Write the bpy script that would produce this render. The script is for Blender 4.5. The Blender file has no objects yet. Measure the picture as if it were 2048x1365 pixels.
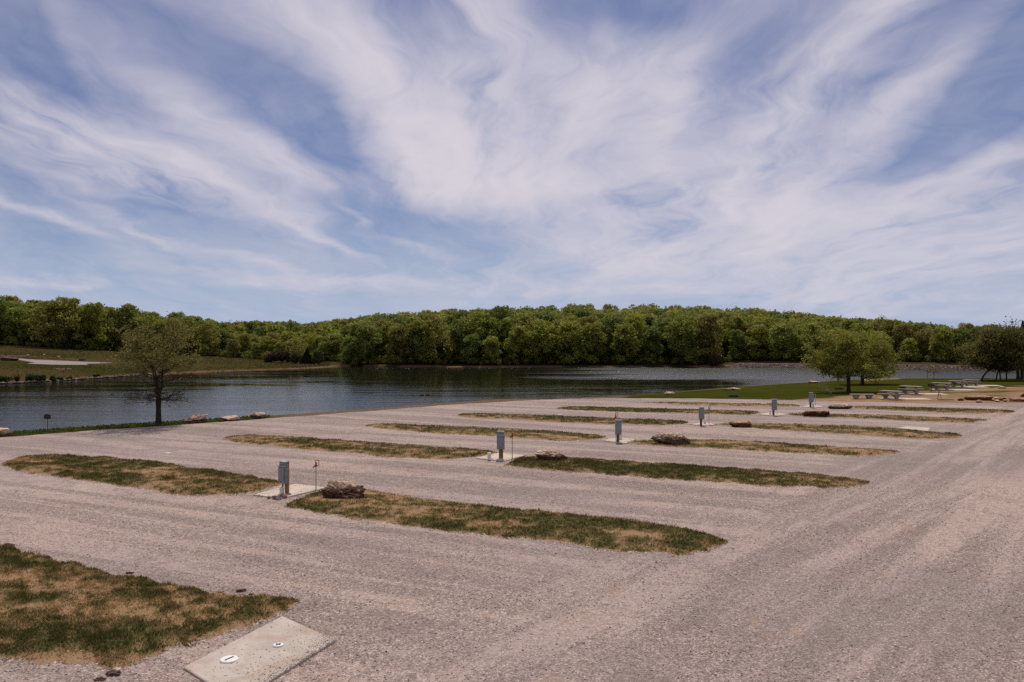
import bpy, math, random
import numpy as np
from mathutils import Vector, Matrix, noise as mnoise

SC = bpy.context.scene
COL = SC.collection
R = math.radians
RNG = np.random.default_rng(7)
random.seed(7)
# the photograph is 2048 px wide; the horizon lies on row 675; the eye is 6 m above the gravel
F = 1593.0; CX = 1024.0; HY = 675.0; EYE = 6.0
ZW = -1.5                                            # level of the lake
SUN_EL, SUN_AZ = 59.0, 3.0

def W(u, v, z=0.0):
    y = (EYE - z) * F / (v - HY)
    return ((u - CX) * y / F, y)

# ------------------------------------------------------------------ helpers
def tag(o, label=None, cat=None, group=None, kind=None):
    if label: o['label'] = label
    if cat: o['category'] = cat
    if group: o['group'] = group
    if kind: o['kind'] = kind
    return o

def empty(name, loc, rz=0.0):
    o = bpy.data.objects.new(name, None); COL.objects.link(o)
    o.location = loc; o.rotation_euler = (0, 0, rz); o.empty_display_size = .2
    return o

class MB:
    """collects vertices and faces of one mesh"""
    def __init__(s): s.v = []; s.f = []
    def add(s, v, f):
        n = len(s.v); s.v += [tuple(p) for p in v]; s.f += [tuple(i + n for i in q) for q in f]; return s
    def box(s, c, d, rz=0.0, taper=1.0, bev=0.0, rot=None):
        x, y, z = d[0] / 2, d[1] / 2, d[2] / 2
        M = rot if rot is not None else Matrix.Rotation(rz, 3, 'Z')
        c = Vector(c)
        if bev <= 0:
            P = [(-x, -y, -z), (x, -y, -z), (x, y, -z), (-x, y, -z)]
            P += [(a * taper, b * taper, z) for a, b, _ in P]
            Fc = [(3, 2, 1, 0), (4, 5, 6, 7), (0, 1, 5, 4), (1, 2, 6, 5), (2, 3, 7, 6), (3, 0, 4, 7)]
            return s.add([M @ Vector(p) + c for p in P], Fc)
        b = bev                                        # chamfered box: 8 outline points, 4 rings
        def ring(ix, iy, zz, t=1.0):
            o = []
            for sx, sy in ((1, 1), (-1, 1), (-1, -1), (1, -1)):
                a = (sx * ix, sy * (iy - b)); q = (sx * (ix - b), sy * iy)
                o += [a, q] if sx * sy > 0 else [q, a]
            return [(p[0] * t, p[1] * t, zz) for p in o]
        rs = [ring(x - b, y - b, -z), ring(x, y, -z + b), ring(x, y, z - b, taper), ring(x - b, y - b, z, taper)]
        P = [p for r_ in rs for p in r_]; Fc = [tuple(reversed(range(8))), tuple(range(24, 32))]
        for k in range(3):
            for i in range(8):
                j = (i + 1) % 8; Fc.append((k * 8 + i, k * 8 + j, k * 8 + 8 + j, k * 8 + 8 + i))
        return s.add([M @ Vector(p) + c for p in P], Fc)
    def tube(s, pts, rad, n=8, cap=True):
        pts = [Vector(p) for p in pts]
        if not hasattr(rad, '__len__'): rad = [rad] * len(pts)
        b = len(s.v); ref = Vector((0.13, 1, 0.21)).normalized()
        for i, p in enumerate(pts):
            d = (pts[min(i + 1, len(pts) - 1)] - pts[max(i - 1, 0)])
            d = d.normalized() if d.length > 1e-9 else Vector((0, 0, 1))
            a = d.cross(ref)
            if a.length < .1: a = d.cross(Vector((1, 0, 0)))
            a.normalize(); c = d.cross(a)
            for k in range(n):
                t = 2 * math.pi * k / n
                s.v.append(tuple(p + (a * math.cos(t) + c * math.sin(t)) * rad[i]))
        for i in range(len(pts) - 1):
            for k in range(n):
                j = (k + 1) % n
                s.f.append((b + i * n + k, b + (i + 1) * n + k, b + (i + 1) * n + j, b + i * n + j))
        if cap:
            s.f.append(tuple(b + k for k in range(n)))
            s.f.append(tuple(b + (len(pts) - 1) * n + k for k in reversed(range(n))))
        return s
    def lathe(s, prof, c=(0, 0, 0), n=16):
        b = len(s.v)
        for r_, z in prof:
            for k in range(n):
                t = 2 * math.pi * k / n
                s.v.append((c[0] + r_ * math.cos(t), c[1] + r_ * math.sin(t), c[2] + z))
        for i in range(len(prof) - 1):
            for k in range(n):
                j = (k + 1) % n
                s.f.append((b + i * n + k, b + i * n + j, b + (i + 1) * n + j, b + (i + 1) * n + k))
        s.f.append(tuple(b + k for k in reversed(range(n))))
        s.f.append(tuple(b + (len(prof) - 1) * n + k for k in range(n)))
        return s
    def build(s, name, mat, parent=None, smooth=False):
        me = bpy.data.meshes.new(name); me.from_pydata(s.v, [], s.f); me.update()
        return link(me, name, mat, parent, smooth)

def link(me, name, mat, parent=None, smooth=False):
    if mat: me.materials.append(mat)
    if smooth: me.polygons.foreach_set('use_smooth', [True] * len(me.polygons))
    o = bpy.data.objects.new(name, me); COL.objects.link(o); o.parent = parent
    return o

def np_mesh(name, V, Fq, mat, parent=None, smooth=False, attrs=None, cols=None):
    """V (n,3), Fq (m,k) arrays -> one mesh object"""
    V = np.asarray(V, np.float32); Fq = np.asarray(Fq, np.int32); k = Fq.shape[1]
    me = bpy.data.meshes.new(name)
    me.vertices.add(len(V)); me.vertices.foreach_set('co', V.ravel())
    me.loops.add(Fq.size); me.loops.foreach_set('vertex_index', Fq.ravel())
    me.polygons.add(len(Fq))
    me.polygons.foreach_set('loop_start', np.arange(0, Fq.size, k, dtype=np.int32))
    me.polygons.foreach_set('loop_total', np.full(len(Fq), k, np.int32))
    me.update(calc_edges=True)
    for nm, arr in (attrs or {}).items():
        a = me.attributes.new(nm, 'FLOAT', 'POINT'); a.data.foreach_set('value', np.asarray(arr, np.float32))
    for nm, arr in (cols or {}).items():
        a = me.attributes.new(nm, 'FLOAT_COLOR', 'POINT')
        c = np.ones((len(V), 4), np.float32); c[:, :3] = arr
        a.data.foreach_set('color', c.ravel())
    return link(me, name, mat, parent, smooth)

def copy_tree(o, parent=None):
    c = o.copy(); COL.objects.link(c); c.parent = parent
    for ch in list(o.children): copy_tree(ch, c)
    return c

# vectorised value noise -------------------------------------------------------
_T = np.random.default_rng(3).random((256, 256))
def vn(x, y):
    xi = np.floor(x).astype(int); yi = np.floor(y).astype(int); fx = x - xi; fy = y - yi
    fx = fx * fx * (3 - 2 * fx); fy = fy * fy * (3 - 2 * fy)
    g = lambda a, b: _T[a & 255, b & 255]
    return (g(xi, yi) * (1 - fx) + g(xi + 1, yi) * fx) * (1 - fy) + (g(xi, yi + 1) * (1 - fx) + g(xi + 1, yi + 1) * fx) * fy
def fbm(x, y, o=4):
    s = 0; a = 1; t = 0
    for i in range(o):
        s = s + a * vn(x * 2 ** i + 17.3 * i, y * 2 ** i + 5.1 * i); t += a; a *= .5
    return s / t
def sstep(a, b, x):
    t = np.clip((x - a) / (b - a), 0, 1); return t * t * (3 - 2 * t)

def sdf(P, X, Y):
    """signed distance to polygon P, positive outside"""
    X = np.asarray(X, float); Y = np.asarray(Y, float)
    d = np.full(X.shape, 1e18); ins = np.zeros(X.shape, bool); n = len(P)
    for i in range(n):
        ax, ay = P[i]; bx, by = P[(i + 1) % n]
        ex, ey = bx - ax, by - ay; L = ex * ex + ey * ey + 1e-12
        t = np.clip(((X - ax) * ex + (Y - ay) * ey) / L, 0, 1)
        d = np.minimum(d, (X - ax - t * ex) ** 2 + (Y - ay - t * ey) ** 2)
        if abs(ey) > 1e-12:
            c = ((ay > Y) != (by > Y)) & (X < ex * (Y - ay) / ey + ax); ins ^= c
    d = np.sqrt(d); return np.where(ins, -d, d)

# ------------------------------------------------------------------ lake outline
LAKE = [(-210, -20), (-150, 5), (-90, 25), (-60, 38), (-36, 53), (-28.5, 59.5), (-22.5, 64), (-15, 70.5), (-8, 77.5), (0, 84), (6, 89.5)]
for u, v in [(1160, 796), (1235, 793.5), (1300, 788), (1380, 782), (1480, 773.5), (1560, 768), (1640, 763.5), (1700, 760), (1760, 757.5), (1900, 757.5), (2048, 757)]:
    LAKE.append(W(u, v, ZW))
LAKE += [(150, 150), (210, 152), (210, 166)]
for u, v in [(2048, 743), (1930, 741.3), (1800, 739.6), (1640, 737.5), (1480, 735.5), (1420, 735)]:
    LAKE.append(W(u, v, ZW))
for u, v in [(1330, 734.2), (1240, 735.2), (1150, 734.4), (1060, 735.3), (1000, 734.6), (920, 735.2), (850, 734), (770, 733.6), (705, 732.5), (680, 733.5)]:
    LAKE.append(W(u, v, ZW))
for u, v in [(640, 736), (600, 738), (550, 740), (500, 741.5), (450, 743.2), (400, 745.5), (350, 747.5), (300, 750), (250, 753.5), (200, 757), (150, 760.5), (100, 763.5), (50, 766.5), (0, 768.5), (-120, 771), (-300, 775), (-700, 782)]:
    LAKE.append(W(u, v, ZW))
LAKE += [(-210, 100)]
_LA = np.array(LAKE)
# far shore as seen by column
_fs = [(-700, 782), (-300, 775), (0, 768.5), (100, 763.5), (200, 757), (300, 750), (400, 745.5), (500, 741.5), (600, 738), (680, 733.5), (850, 734), (1000, 734.6), (1150, 734.4), (1420, 735), (1640, 737.5), (1800, 739.6), (2048, 743), (2600, 750)]
FSU = np.array([a for a, _ in _fs], float); FSD = np.array([7.5 * F / (b - HY) for _, b in _fs])
def R0(a): return np.interp(a, FSU, FSD)
def TW(a): return np.interp(a, [-400, 0, 100, 250, 400, 520, 640, 700, 1400, 1470, 2048], [80, 77, 73, 68, 64, 46, 22, 3, 3, 12, 13])
def SF(a): return np.interp(a, [-400, 0, 100, 250, 400, 520, 640, 700], [.078, .073, .064, .05, .032, .022, .02, .1])
def HS(a): return np.interp(a, [-300, 0, 250, 350, 430, 500, 600, 690, 760, 850, 960, 1100, 1250, 1450, 1600, 1750, 1900, 2048, 2500],
                            [.0, .02, .015, .012, .018, .022, .022, .026, .032, .037, .044, .052, .056, .048, .034, .019, .006, .0, 0])
def is_far(X, Y): return ((X < 0) & (Y > 100)) | (Y > 156)
def hgt(X, Y):
    X = np.asarray(X, float); Y = np.asarray(Y, float)
    s = sdf(LAKE, X, Y)
    a = np.clip(CX + F * X / np.maximum(Y, 1), -500, 2700)
    e = np.clip(Y - R0(a), 0, 1e9); tw = TW(a)
    far = ZW + .12 * sstep(0, 1, s) + SF(a) * np.minimum(e, tw) + HS(a) * np.clip(e - tw, 0, 210)
    far = far + .18 * (fbm(X * .05, Y * .05, 3) - .5) * sstep(3, 12, s)
    w = np.interp(X, [0, 4, 12, 30, 60], [4.5, 8, 20, 30, 36])
    near = ZW + (0 - ZW) * np.clip(s / w, 0, 1) ** .9
    h = np.where(is_far(X, Y), far, near)
    return np.where(s < 0, ZW + np.maximum(s * .25, -2.5), h)
def H1(x, y): return float(hgt(np.array([x]), np.array([y]))[0])
def hit(u, v, lo=20.0, hi=420.0):
    ys = np.linspace(lo, hi, 1600); xs = (u - CX) / F * ys
    zr = EYE - (v - HY) / F * ys
    d = zr - hgt(xs, ys)
    i = np.argmax(d < 0)
    if not (d < 0).any(): i = len(ys) - 1
    return float(xs[i]), float(ys[i]), float(zr[i])

# ------------------------------------------------------------------ materials
def mat_new(name):
    m = bpy.data.materials.new(name); m.use_nodes = True
    nt = m.node_tree; nt.nodes.clear()
    out = nt.nodes.new('ShaderNodeOutputMaterial')
    return m, nt, out
class NT:
    def __init__(s, nt): s.nt = nt
    def n(s, t, ins=None, **kw):
        x = s.nt.nodes.new(t)
        for k, v in kw.items(): setattr(x, k, v)
        for k, v in (ins or {}).items():
            if hasattr(v, 'is_output') or isinstance(v, bpy.types.NodeSocket): s.nt.links.new(v, x.inputs[k])
            else: x.inputs[k].default_value = v
        return x
    def math(s, op, a, b=0.0, c=None, clamp=False):
        ins = {0: a, 1: b}
        if c is not None: ins[2] = c
        x = s.n('ShaderNodeMath', ins, operation=op); x.use_clamp = clamp; return x.outputs[0]
    def mix(s, f, a, b, bt='MIX'):
        x = s.nt.nodes.new('ShaderNodeMix'); x.data_type = 'RGBA'; x.blend_type = bt
        for i, v in ((0, f), (6, a), (7, b)):
            if isinstance(v, bpy.types.NodeSocket): s.nt.links.new(v, x.inputs[i])
            else: x.inputs[i].default_value = (v if i == 0 else (tuple(v) + (1,) if len(v) == 3 else v))
        return x.outputs[2]
    def map(s, v, a, b, c=0.0, d=1.0, smooth=True):
        x = s.n('ShaderNodeMapRange', {0: v, 1: a, 2: b, 3: c, 4: d})
        x.interpolation_type = 'SMOOTHSTEP' if smooth else 'LINEAR'; return x.outputs[0]
    def noise(s, vec, scale, detail=4, rough=.5, dist=0.0, col=False):
        x = s.n('ShaderNodeTexNoise', {'Vector': vec, 'Scale': scale, 'Detail': detail, 'Roughness': rough, 'Distortion': dist})
        return x.outputs['Color' if col else 'Fac']
    def ramp(s, f, stops):
        x = s.n('ShaderNodeValToRGB', {0: f}); e = x.color_ramp.elements
        while len(e) > 1: e.remove(e[-1])
        e[0].position = stops[0][0]; e[0].color = tuple(stops[0][1]) + (1,)
        for p, c in stops[1:]:
            k = e.new(p); k.color = tuple(c) + (1,)
        return x.outputs[0]
    def mapping(s, vec, rot=(0, 0, 0), scale=(1, 1, 1), loc=(0, 0, 0)):
        return s.n('ShaderNodeMapping', {'Vector': vec, 'Rotation': rot, 'Scale': scale, 'Location': loc}).outputs[0]
    def bump(s, h, strength, dist, normal=None):
        ins = {'Height': h, 'Strength': strength, 'Distance': dist}
        if normal is not None: ins['Normal'] = normal
        return s.n('ShaderNodeBump', ins).outputs[0]
    def bsdf(s, out, col, rough=.9, normal=None, spec=.3, **kw):
        ins = {'Base Color': col if isinstance(col, bpy.types.NodeSocket) else tuple(col) + (1,), 'Roughness': rough, 'Specular IOR Level': spec}
        if normal is not None: ins['Normal'] = normal
        ins.update(kw)
        b = s.n('ShaderNodeBsdfPrincipled', ins); s.nt.links.new(b.outputs[0], out.inputs[0]); return b

def simple(name, col, rough=.8, var=.25, scale=8.0, bump=.2, bdist=.01, spec=.3, metallic=0.0, col2=None):
    m, nt, out = mat_new(name); N = NT(nt)
    tc = N.n('ShaderNodeTexCoord').outputs['Object']
    a = N.noise(tc, scale, 6, .6)
    b = N.noise(tc, scale * 6, 4, .6)
    f = N.math('ADD', N.math('MULTIPLY', a, .6), N.math('MULTIPLY', b, .4))
    c1 = tuple(x * (1 - var) for x in col); c2 = tuple(min(1, x * (1 + var)) for x in (col2 or col))
    c = N.mix(N.map(f, .35, .65), c1, c2)
    N.bsdf(out, c, rough, N.bump(f, bump, bdist) if bump else None, spec, Metallic=metallic)
    return m

def worldpos(N): return N.n('ShaderNodeNewGeometry').outputs['Position']

LANE = math.atan2(-14.2, 30.1)        # direction of the islands
ROAD = math.atan2(40.4, 34.1)         # direction of the road along their right ends

def m_gravel():
    m, nt, out = mat_new('gravel_limestone'); N = NT(nt)
    P = worldpos(N)
    vor = N.n('ShaderNodeTexVoronoi', {'Vector': P, 'Scale': 36.0, 'Randomness': 1.0})
    vor2 = N.n('ShaderNodeTexVoronoi', {'Vector': P, 'Scale': 15.0, 'Randomness': 1.0})
    sv = N.n('ShaderNodeSeparateColor', {0: vor.outputs['Color']}).outputs[0]
    sv2 = N.n('ShaderNodeSeparateColor', {0: vor2.outputs['Color']}).outputs[1]
    base = N.ramp(sv, [(0, (.03, .023, .021)), (.20, (.18, .142, .130)), (.55, (.33, .272, .25)), (.86, (.50, .43, .40)), (1, (.88, .82, .78))])
    b2 = N.ramp(sv2, [(0, (.15, .118, .108)), (.35, (.27, .22, .20)), (.85, (.39, .325, .30)), (1, (.55, .48, .45))])
    base = N.mix(.42, base, b2)
    n0 = N.noise(P, 95.0, 3, .7)
    base = N.mix(N.map(n0, .3, .44, .6, 0), base, (.075, .058, .054))
    lane = N.mapping(P, rot=(0, 0, -LANE)); laneS = N.mapping(lane, scale=(.045, .62, 1))
    road = N.mapping(P, rot=(0, 0, -ROAD)); roadS = N.mapping(road, scale=(.04, .60, 1))
    nl = N.noise(laneS, 1.0, 7, .66, .5); nr = N.noise(roadS, 1.0, 7, .66, .5)
    dt = N.n('ShaderNodeVectorMath', {0: P, 1: (.764, -.645, 0)}, operation='DOT_PRODUCT').outputs['Value']
    fr = N.map(N.math('ADD', dt, N.math('MULTIPLY', N.noise(P, .2, 3, .5), 4.0)), -12.5, -7.0)
    st = N.n('ShaderNodeMix', {0: fr, 2: nl, 3: nr}).outputs[0]
    big = N.noise(P, .10, 5, .6, .6); mid = N.noise(P, .50, 7, .72, 1.0); fine = N.noise(P, 3.0, 6, .7)
    brk = N.math('ADD', N.math('MULTIPLY', mid, .6), N.math('MULTIPLY', fine, .4))
    dust = N.math('MULTIPLY', N.map(st, .48, .56), N.map(brk, .40, .52))
    c = N.mix(N.math('MULTIPLY', dust, .38), base, (.39, .322, .29))
    coarse = N.math('MULTIPLY', N.map(st, .49, .42), N.map(brk, .42, .54))
    c = N.mix(N.math('MULTIPLY', coarse, .32), c, (.14, .11, .107))
    tan = N.math('MULTIPLY', N.map(N.noise(P, .30, 7, .72, 1.4), .56, .68), N.map(fine, .38, .56))
    c = N.mix(N.math('MULTIPLY', tan, .6), c, (.41, .285, .20))
    tan2 = N.math('MULTIPLY', N.map(N.noise(P, .8, 6, .75, 1.0), .62, .70), N.map(fine, .42, .56))
    c = N.mix(N.math('MULTIPLY', tan2, .45), c, (.36, .22, .13))
    grey = N.map(N.noise(P, .06, 4, .55), .42, .60)
    c = N.mix(N.math('MULTIPLY', grey, .30), c, (.27, .25, .255))
    c = N.mix(1.0, c, N.ramp(big, [(.3, (1.0, .93, .885)), (.7, (1.20, 1.11, 1.045))]), 'MULTIPLY')
    hh = N.math('ADD', N.math('MULTIPLY', vor.outputs['Distance'], -.5), N.math('MULTIPLY', sv, .6))
    hh = N.math('ADD', hh, N.math('MULTIPLY', n0, .35))
    hh = N.math('MULTIPLY', hh, N.math('SUBTRACT', 1.0, N.math('MULTIPLY', dust, .7)))
    nb = N.bump(N.math('ADD', N.math('MULTIPLY', mid, .6), N.math('MULTIPLY', fine, .3)), .6, .10)
    N.bsdf(out, c, .95, N.bump(hh, 1.0, .03, nb), .15)
    return m

def m_col_ground(name, vscale=1.0, attr='col'):
    """soil and turf whose base colour comes from the kinds of ground laid down in the mesh"""
    m, nt, out = mat_new(name); N = NT(nt)
    P = worldpos(N)
    a = N.n('ShaderNodeAttribute', attribute_name=attr).outputs['Color']
    n1 = N.noise(P, 1.3 * vscale, 6, .7, .4); n2 = N.noise(P, 9.0 * vscale, 5, .7); n3 = N.noise(P, .18, 4, .6)
    v = N.math('ADD', N.math('MULTIPLY', n1, .9), N.math('MULTIPLY', n2, 1.1))
    v = N.math('ADD', v, N.math('MULTIPLY', n3, .4))
    v = N.map(v, .75, 1.65, .45, 1.6, False)
    hs = N.n('ShaderNodeHueSaturation', {'Color': a, 'Hue': N.map(n3, .3, .7, .515, .488), 'Value': v, 'Saturation': 1.0}).outputs[0]
    N.bsdf(out, hs, .95, N.bump(n2, .6, .05), 0)
    return m

def m_islandsoil():
    m, nt, out = mat_new('island_turf'); N = NT(nt)
    P = worldpos(N)
    g = N.n('ShaderNodeAttribute', attribute_name='g').outputs['Fac']
    n1 = N.noise(P, 5, 6, .7, .5); n2 = N.noise(P, 40, 3, .7)
    gg = N.math('ADD', g, N.math('MULTIPLY', N.math('SUBTRACT', n1, .5), 1.1))
    gg = N.math('ADD', gg, N.math('MULTIPLY', N.math('SUBTRACT', n2, .5), .7))
    c = N.ramp(gg, [(.0, (.34, .215, .125)), (.3, (.29, .185, .095)), (.46, (.17, .12, .05)), (.62, (.095, .082, .028)), (1, (.055, .055, .016))])
    ed = N.n('ShaderNodeAttribute', attribute_name='ed').outputs['Fac']
    er = N.math('ADD', ed, N.math('MULTIPLY', N.math('SUBTRACT', N.noise(P, 2.6, 6, .75), .5), 1.1))
    vg = N.n('ShaderNodeSeparateColor', {0: N.n('ShaderNodeTexVoronoi', {'Vector': P, 'Scale': 24.0}).outputs['Color']}).outputs[0]
    gc = N.ramp(vg, [(0, (.06, .045, .04)), (.3, (.22, .165, .145)), (.7, (.38, .30, .265)), (1, (.66, .57, .52))])
    c = N.mix(N.map(er, .14, .05), c, gc)
    sp = N.noise(P, 22, 2, .5)
    c = N.mix(N.map(sp, .66, .72, 0, .6), c, (.07, .045, .03))
    N.bsdf(out, c, .95, N.bump(N.math('ADD', n1, n2), .7, .05), .1)
    return m

def m_blades():
    m, nt, out = mat_new('grass_blades'); N = NT(nt)
    g = N.n('ShaderNodeAttribute', attribute_name='g').outputs['Fac']
    r_ = N.n('ShaderNodeNewGeometry').outputs['Random Per Island']
    gg = N.math('ADD', g, N.math('MULTIPLY', N.math('SUBTRACT', r_, .5), .5))
    c = N.ramp(gg, [(.0, (.50, .32, .165)), (.30, (.42, .28, .13)), (.46, (.25, .19, .08)), (.62, (.14, .125, .042)), (.85, (.10, .094, .028)), (1, (.082, .083, .023))])
    d = N.n('ShaderNodeBsdfDiffuse', {'Color': c}); t = N.n('ShaderNodeBsdfTranslucent', {'Color': c})
    mx = N.n('ShaderNodeMixShader', {0: .3, 1: d.outputs[0], 2: t.outputs[0]})
    nt.links.new(mx.outputs[0], out.inputs[0]); return m

def m_leaf(name, objcol=True, trans=.5):
    m, nt, out = mat_new(name); N = NT(nt)
    if objcol: base = N.n('ShaderNodeObjectInfo').outputs['Color']
    else: base = N.n('ShaderNodeAttribute', attribute_name='tcol').outputs['Color']
    r_ = N.n('ShaderNodeNewGeometry').outputs['Random Per Island']
    cl = N.noise(N.n('ShaderNodeNewGeometry').outputs['Position'], .55, 3, .6)
    v = N.math('MULTIPLY', N.map(r_, 0, 1, .72, 1.28, False), N.map(cl, .3, .7, .8, 1.2))
    c = N.n('ShaderNodeHueSaturation', {'Color': base, 'Hue': N.map(r_, 0, 1, .485, .515, False), 'Value': v, 'Saturation': 1.0}).outputs[0]
    d = N.n('ShaderNodeBsdfPrincipled', {'Base Color': c, 'Roughness': .75, 'Specular IOR Level': .15})
    t = N.n('ShaderNodeBsdfTranslucent', {'Color': c})
    mx = N.n('ShaderNodeMixShader', {0: trans, 1: d.outputs[0], 2: t.outputs[0]})
    nt.links.new(mx.outputs[0], out.inputs[0]); return m

def m_rock(name, pale, dark, sc=1.0, cut=.5):
    m, nt, out = mat_new(name); N = NT(nt)
    tc = N.n('ShaderNodeTexCoord').outputs['Object']
    s = N.mapping(tc, rot=(.25, .15, 0), scale=(1, 1, 2.6))
    a = N.noise(s, 2.4 * sc, 9, .72, .9); b = N.noise(s, 9 * sc, 8, .75, .4); c_ = N.noise(tc, 40, 4, .7)
    cr = N.n('ShaderNodeTexVoronoi', {'Vector': N.n('ShaderNodeVectorMath', {0: s, 1: N.noise(tc, 3, 5, .7, 0, True)}, operation='ADD').outputs[0], 'Scale': 2.6 * sc}, feature='DISTANCE_TO_EDGE').outputs['Distance']
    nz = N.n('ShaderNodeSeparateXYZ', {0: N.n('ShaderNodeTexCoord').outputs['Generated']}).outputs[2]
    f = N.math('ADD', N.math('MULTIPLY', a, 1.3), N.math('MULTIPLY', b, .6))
    f = N.math('ADD', f, N.math('MULTIPLY', nz, 1.3))  # paler tops, darker lower sides: weathering plus backlit shading put into the colour
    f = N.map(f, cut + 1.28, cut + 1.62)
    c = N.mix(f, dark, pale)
    c = N.mix(N.map(b, .60, .72, 0, .35), c, (.50, .41, .34))
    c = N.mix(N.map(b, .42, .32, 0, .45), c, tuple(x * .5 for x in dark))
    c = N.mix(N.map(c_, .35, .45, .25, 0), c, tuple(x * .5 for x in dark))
    c = N.mix(N.map(cr, 0, .03, .4, 0), c, tuple(x * .3 for x in dark))
    h = N.math('ADD', a, N.math('MULTIPLY', b, .6)); h = N.math('ADD', h, N.map(cr, 0, .07, -.25, 0))
    N.bsdf(out, c, .92, N.bump(N.math('ADD', h, N.math('MULTIPLY', c_, .10)), .9, .08), .15)
    return m

def m_water():
    m, nt, out = mat_new('lake_water'); N = NT(nt)
    P = worldpos(N)
    w1 = N.noise(N.mapping(P, rot=(0, 0, .12), scale=(.55, 1.15, 1)), 1.5, 4, .55, .5)
    w2 = N.noise(N.mapping(P, rot=(0, 0, -.2), scale=(.6, 1.2, 1)), 4.6, 4, .6, .3)
    sx = N.n('ShaderNodeSeparateXYZ', {0: P})
    X, Y = sx.outputs[0], sx.outputs[1]
    ws = N.noise(N.mapping(P, rot=(0, 0, .06), scale=(.22, 1.0, 1)), .11, 7, .66, .7)
    wv = N.noise(N.mapping(P, scale=(.4, 1, 1)), .03, 3, .5, .4)
    # the breeze ruffles the water towards the dam, and leaves slicks in the lee of the trees
    line = N.math('SUBTRACT', Y, N.math('ADD', 141.0, N.math('MULTIPLY', N.math('SUBTRACT', ws, .5), 30.0)))
    wind = N.math('MULTIPLY', N.map(line, -3.5, 5.0), N.map(N.math('ADD', X, N.math('MULTIPLY', N.math('SUBTRACT', ws, .5), 40)), 2, 26))
    right = N.map(X, 34, 52)
    wind = N.math('MAXIMUM', wind, right)
    patches = N.map(ws, .46, .58)
    near = N.map(Y, 128, 78)
    amp = N.math('ADD', .012, N.math('MULTIPLY', patches, .055))
    amp = N.math('ADD', amp, N.math('MULTIPLY', near, .08))
    amp = N.math('ADD', amp, N.math('MULTIPLY', wind, .75))
    h = N.math('ADD', N.math('MULTIPLY', w1, .62), N.math('MULTIPLY', w2, .38))
    h = N.math('MULTIPLY', h, amp)
    nb = N.bump(h, 1.0, .34)
    ro = N.math('ADD', .04, N.math('MULTIPLY', wind, .30))
    N.bsdf(out, (.016, .016, .008), ro, nb, .5, IOR=1.33)
    return m

def m_wood(name, c1, c2, sc=30):
    m, nt, out = mat_new(name); N = NT(nt)
    tc = N.n('ShaderNodeTexCoord').outputs['Object']
    a = N.noise(N.mapping(tc, scale=(1, 1, .06)), sc, 5, .6, .5)
    N.bsdf(out, N.mix(N.map(a, .3, .7), c1, c2), .85, N.bump(a, .4, .006), .2); return m

def m_concrete(name, col, spots=True):
    m, nt, out = mat_new(name); N = NT(nt)
    P = worldpos(N)
    a = N.noise(P, 1.6, 7, .65, .5); b = N.noise(P, 30, 5, .7); v = N.noise(P, 17, 2, .5)
    c = N.mix(N.map(a, .35, .68), tuple(x * .86 for x in col), tuple(min(1, x * 1.1) for x in col))
    c = N.mix(N.map(N.noise(P, 1.1, 6, .7, .6), .46, .64, 0, .6), c, (col[0] * .85, col[1] * .70, col[2] * .60))
    c = N.mix(N.map(b, .3, .45, .3, 0), c, tuple(x * .6 for x in col))
    N.bsdf(out, c, .88, N.bump(b, .25, .006), .2); return m

M = {}
M['gravel'] = m_gravel()
M['ground'] = m_col_ground('ground_soil_and_turf')
M['turf'] = m_islandsoil()
M['blade'] = m_blades()
M['leaf'] = m_leaf('leaves')
M['leaf_far'] = m_leaf('leaves_far_wood', False)
M['bark'] = simple('bark', (.045, .034, .028), .95, .4, 6, .8, .03, .1)
M['bark_grey'] = simple('bark_grey', (.09, .075, .062), .95, .4, 4, .8, .03, .1)
M['water'] = m_water()
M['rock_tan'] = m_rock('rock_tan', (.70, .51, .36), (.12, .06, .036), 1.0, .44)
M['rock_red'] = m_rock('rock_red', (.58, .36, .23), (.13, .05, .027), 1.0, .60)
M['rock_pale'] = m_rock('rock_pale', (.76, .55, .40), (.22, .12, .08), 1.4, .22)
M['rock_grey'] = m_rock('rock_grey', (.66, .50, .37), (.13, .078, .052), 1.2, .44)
M['cobble'] = simple('cobble', (.30, .19, .145), .9, .35, 14, .4, .01)
M['stone_chip'] = None
M['wood_new'] = m_wood('post_wood', (.24, .115, .045), (.36, .19, .08))
M['wood_old'] = m_wood('post_wood_weathered', (.15, .10, .05), (.25, .17, .085))
M['metal_grey'] = simple('painted_grey_metal', (.21, .225, .235), .45, .12, 4, .05, .003, .5)
M['metal_lid'] = simple('galvanised_lid', (.36, .38, .40), .4, .15, 6, .05, .003, .5, .3)
M['metal_dark'] = simple('dark_steel', (.035, .033, .033), .6, .3, 10, .2, .004, .4)
M['pipe'] = simple('galvanised_pipe', (.42, .40, .39), .5, .2, 20, .1, .002, .5, .5)
M['red'] = simple('red_enamel', (.22, .022, .02), .5, .3, 14, .1, .003, .5)
M['white'] = simple('white_plastic', (.72, .71, .70), .5, .08, 9, .05, .003, .5)
M['concrete'] = m_concrete('concrete_pad', (.54, .465, .385))
M['concrete_grey'] = m_concrete('concrete_grey', (.47, .41, .355))
M['table'] = m_concrete('concrete_table', (.30, .25, .22))
M['riprap'] = m_rock('riprap', (.36, .30, .26), (.14, .115, .10), 3.0, .25)
M['mound'] = simple('soil_heap', (.10, .065, .055), .95, .35, 1.2, .8, .15, .1)
M['stick'] = simple('weathered_stick', (.09, .07, .055), .9, .3, 12, .3, .01)
M['sign_dark'] = simple('sign_dark_green', (.02, .028, .024), .6, .2, 8, .05, .002)
M['duck'] = simple('duck_plumage', (.16, .10, .075), .8, .4, 18, .2, .01)
M['duck_head'] = simple('duck_head', (.05, .03, .02), .7, .3, 18, .1, .01)

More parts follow.
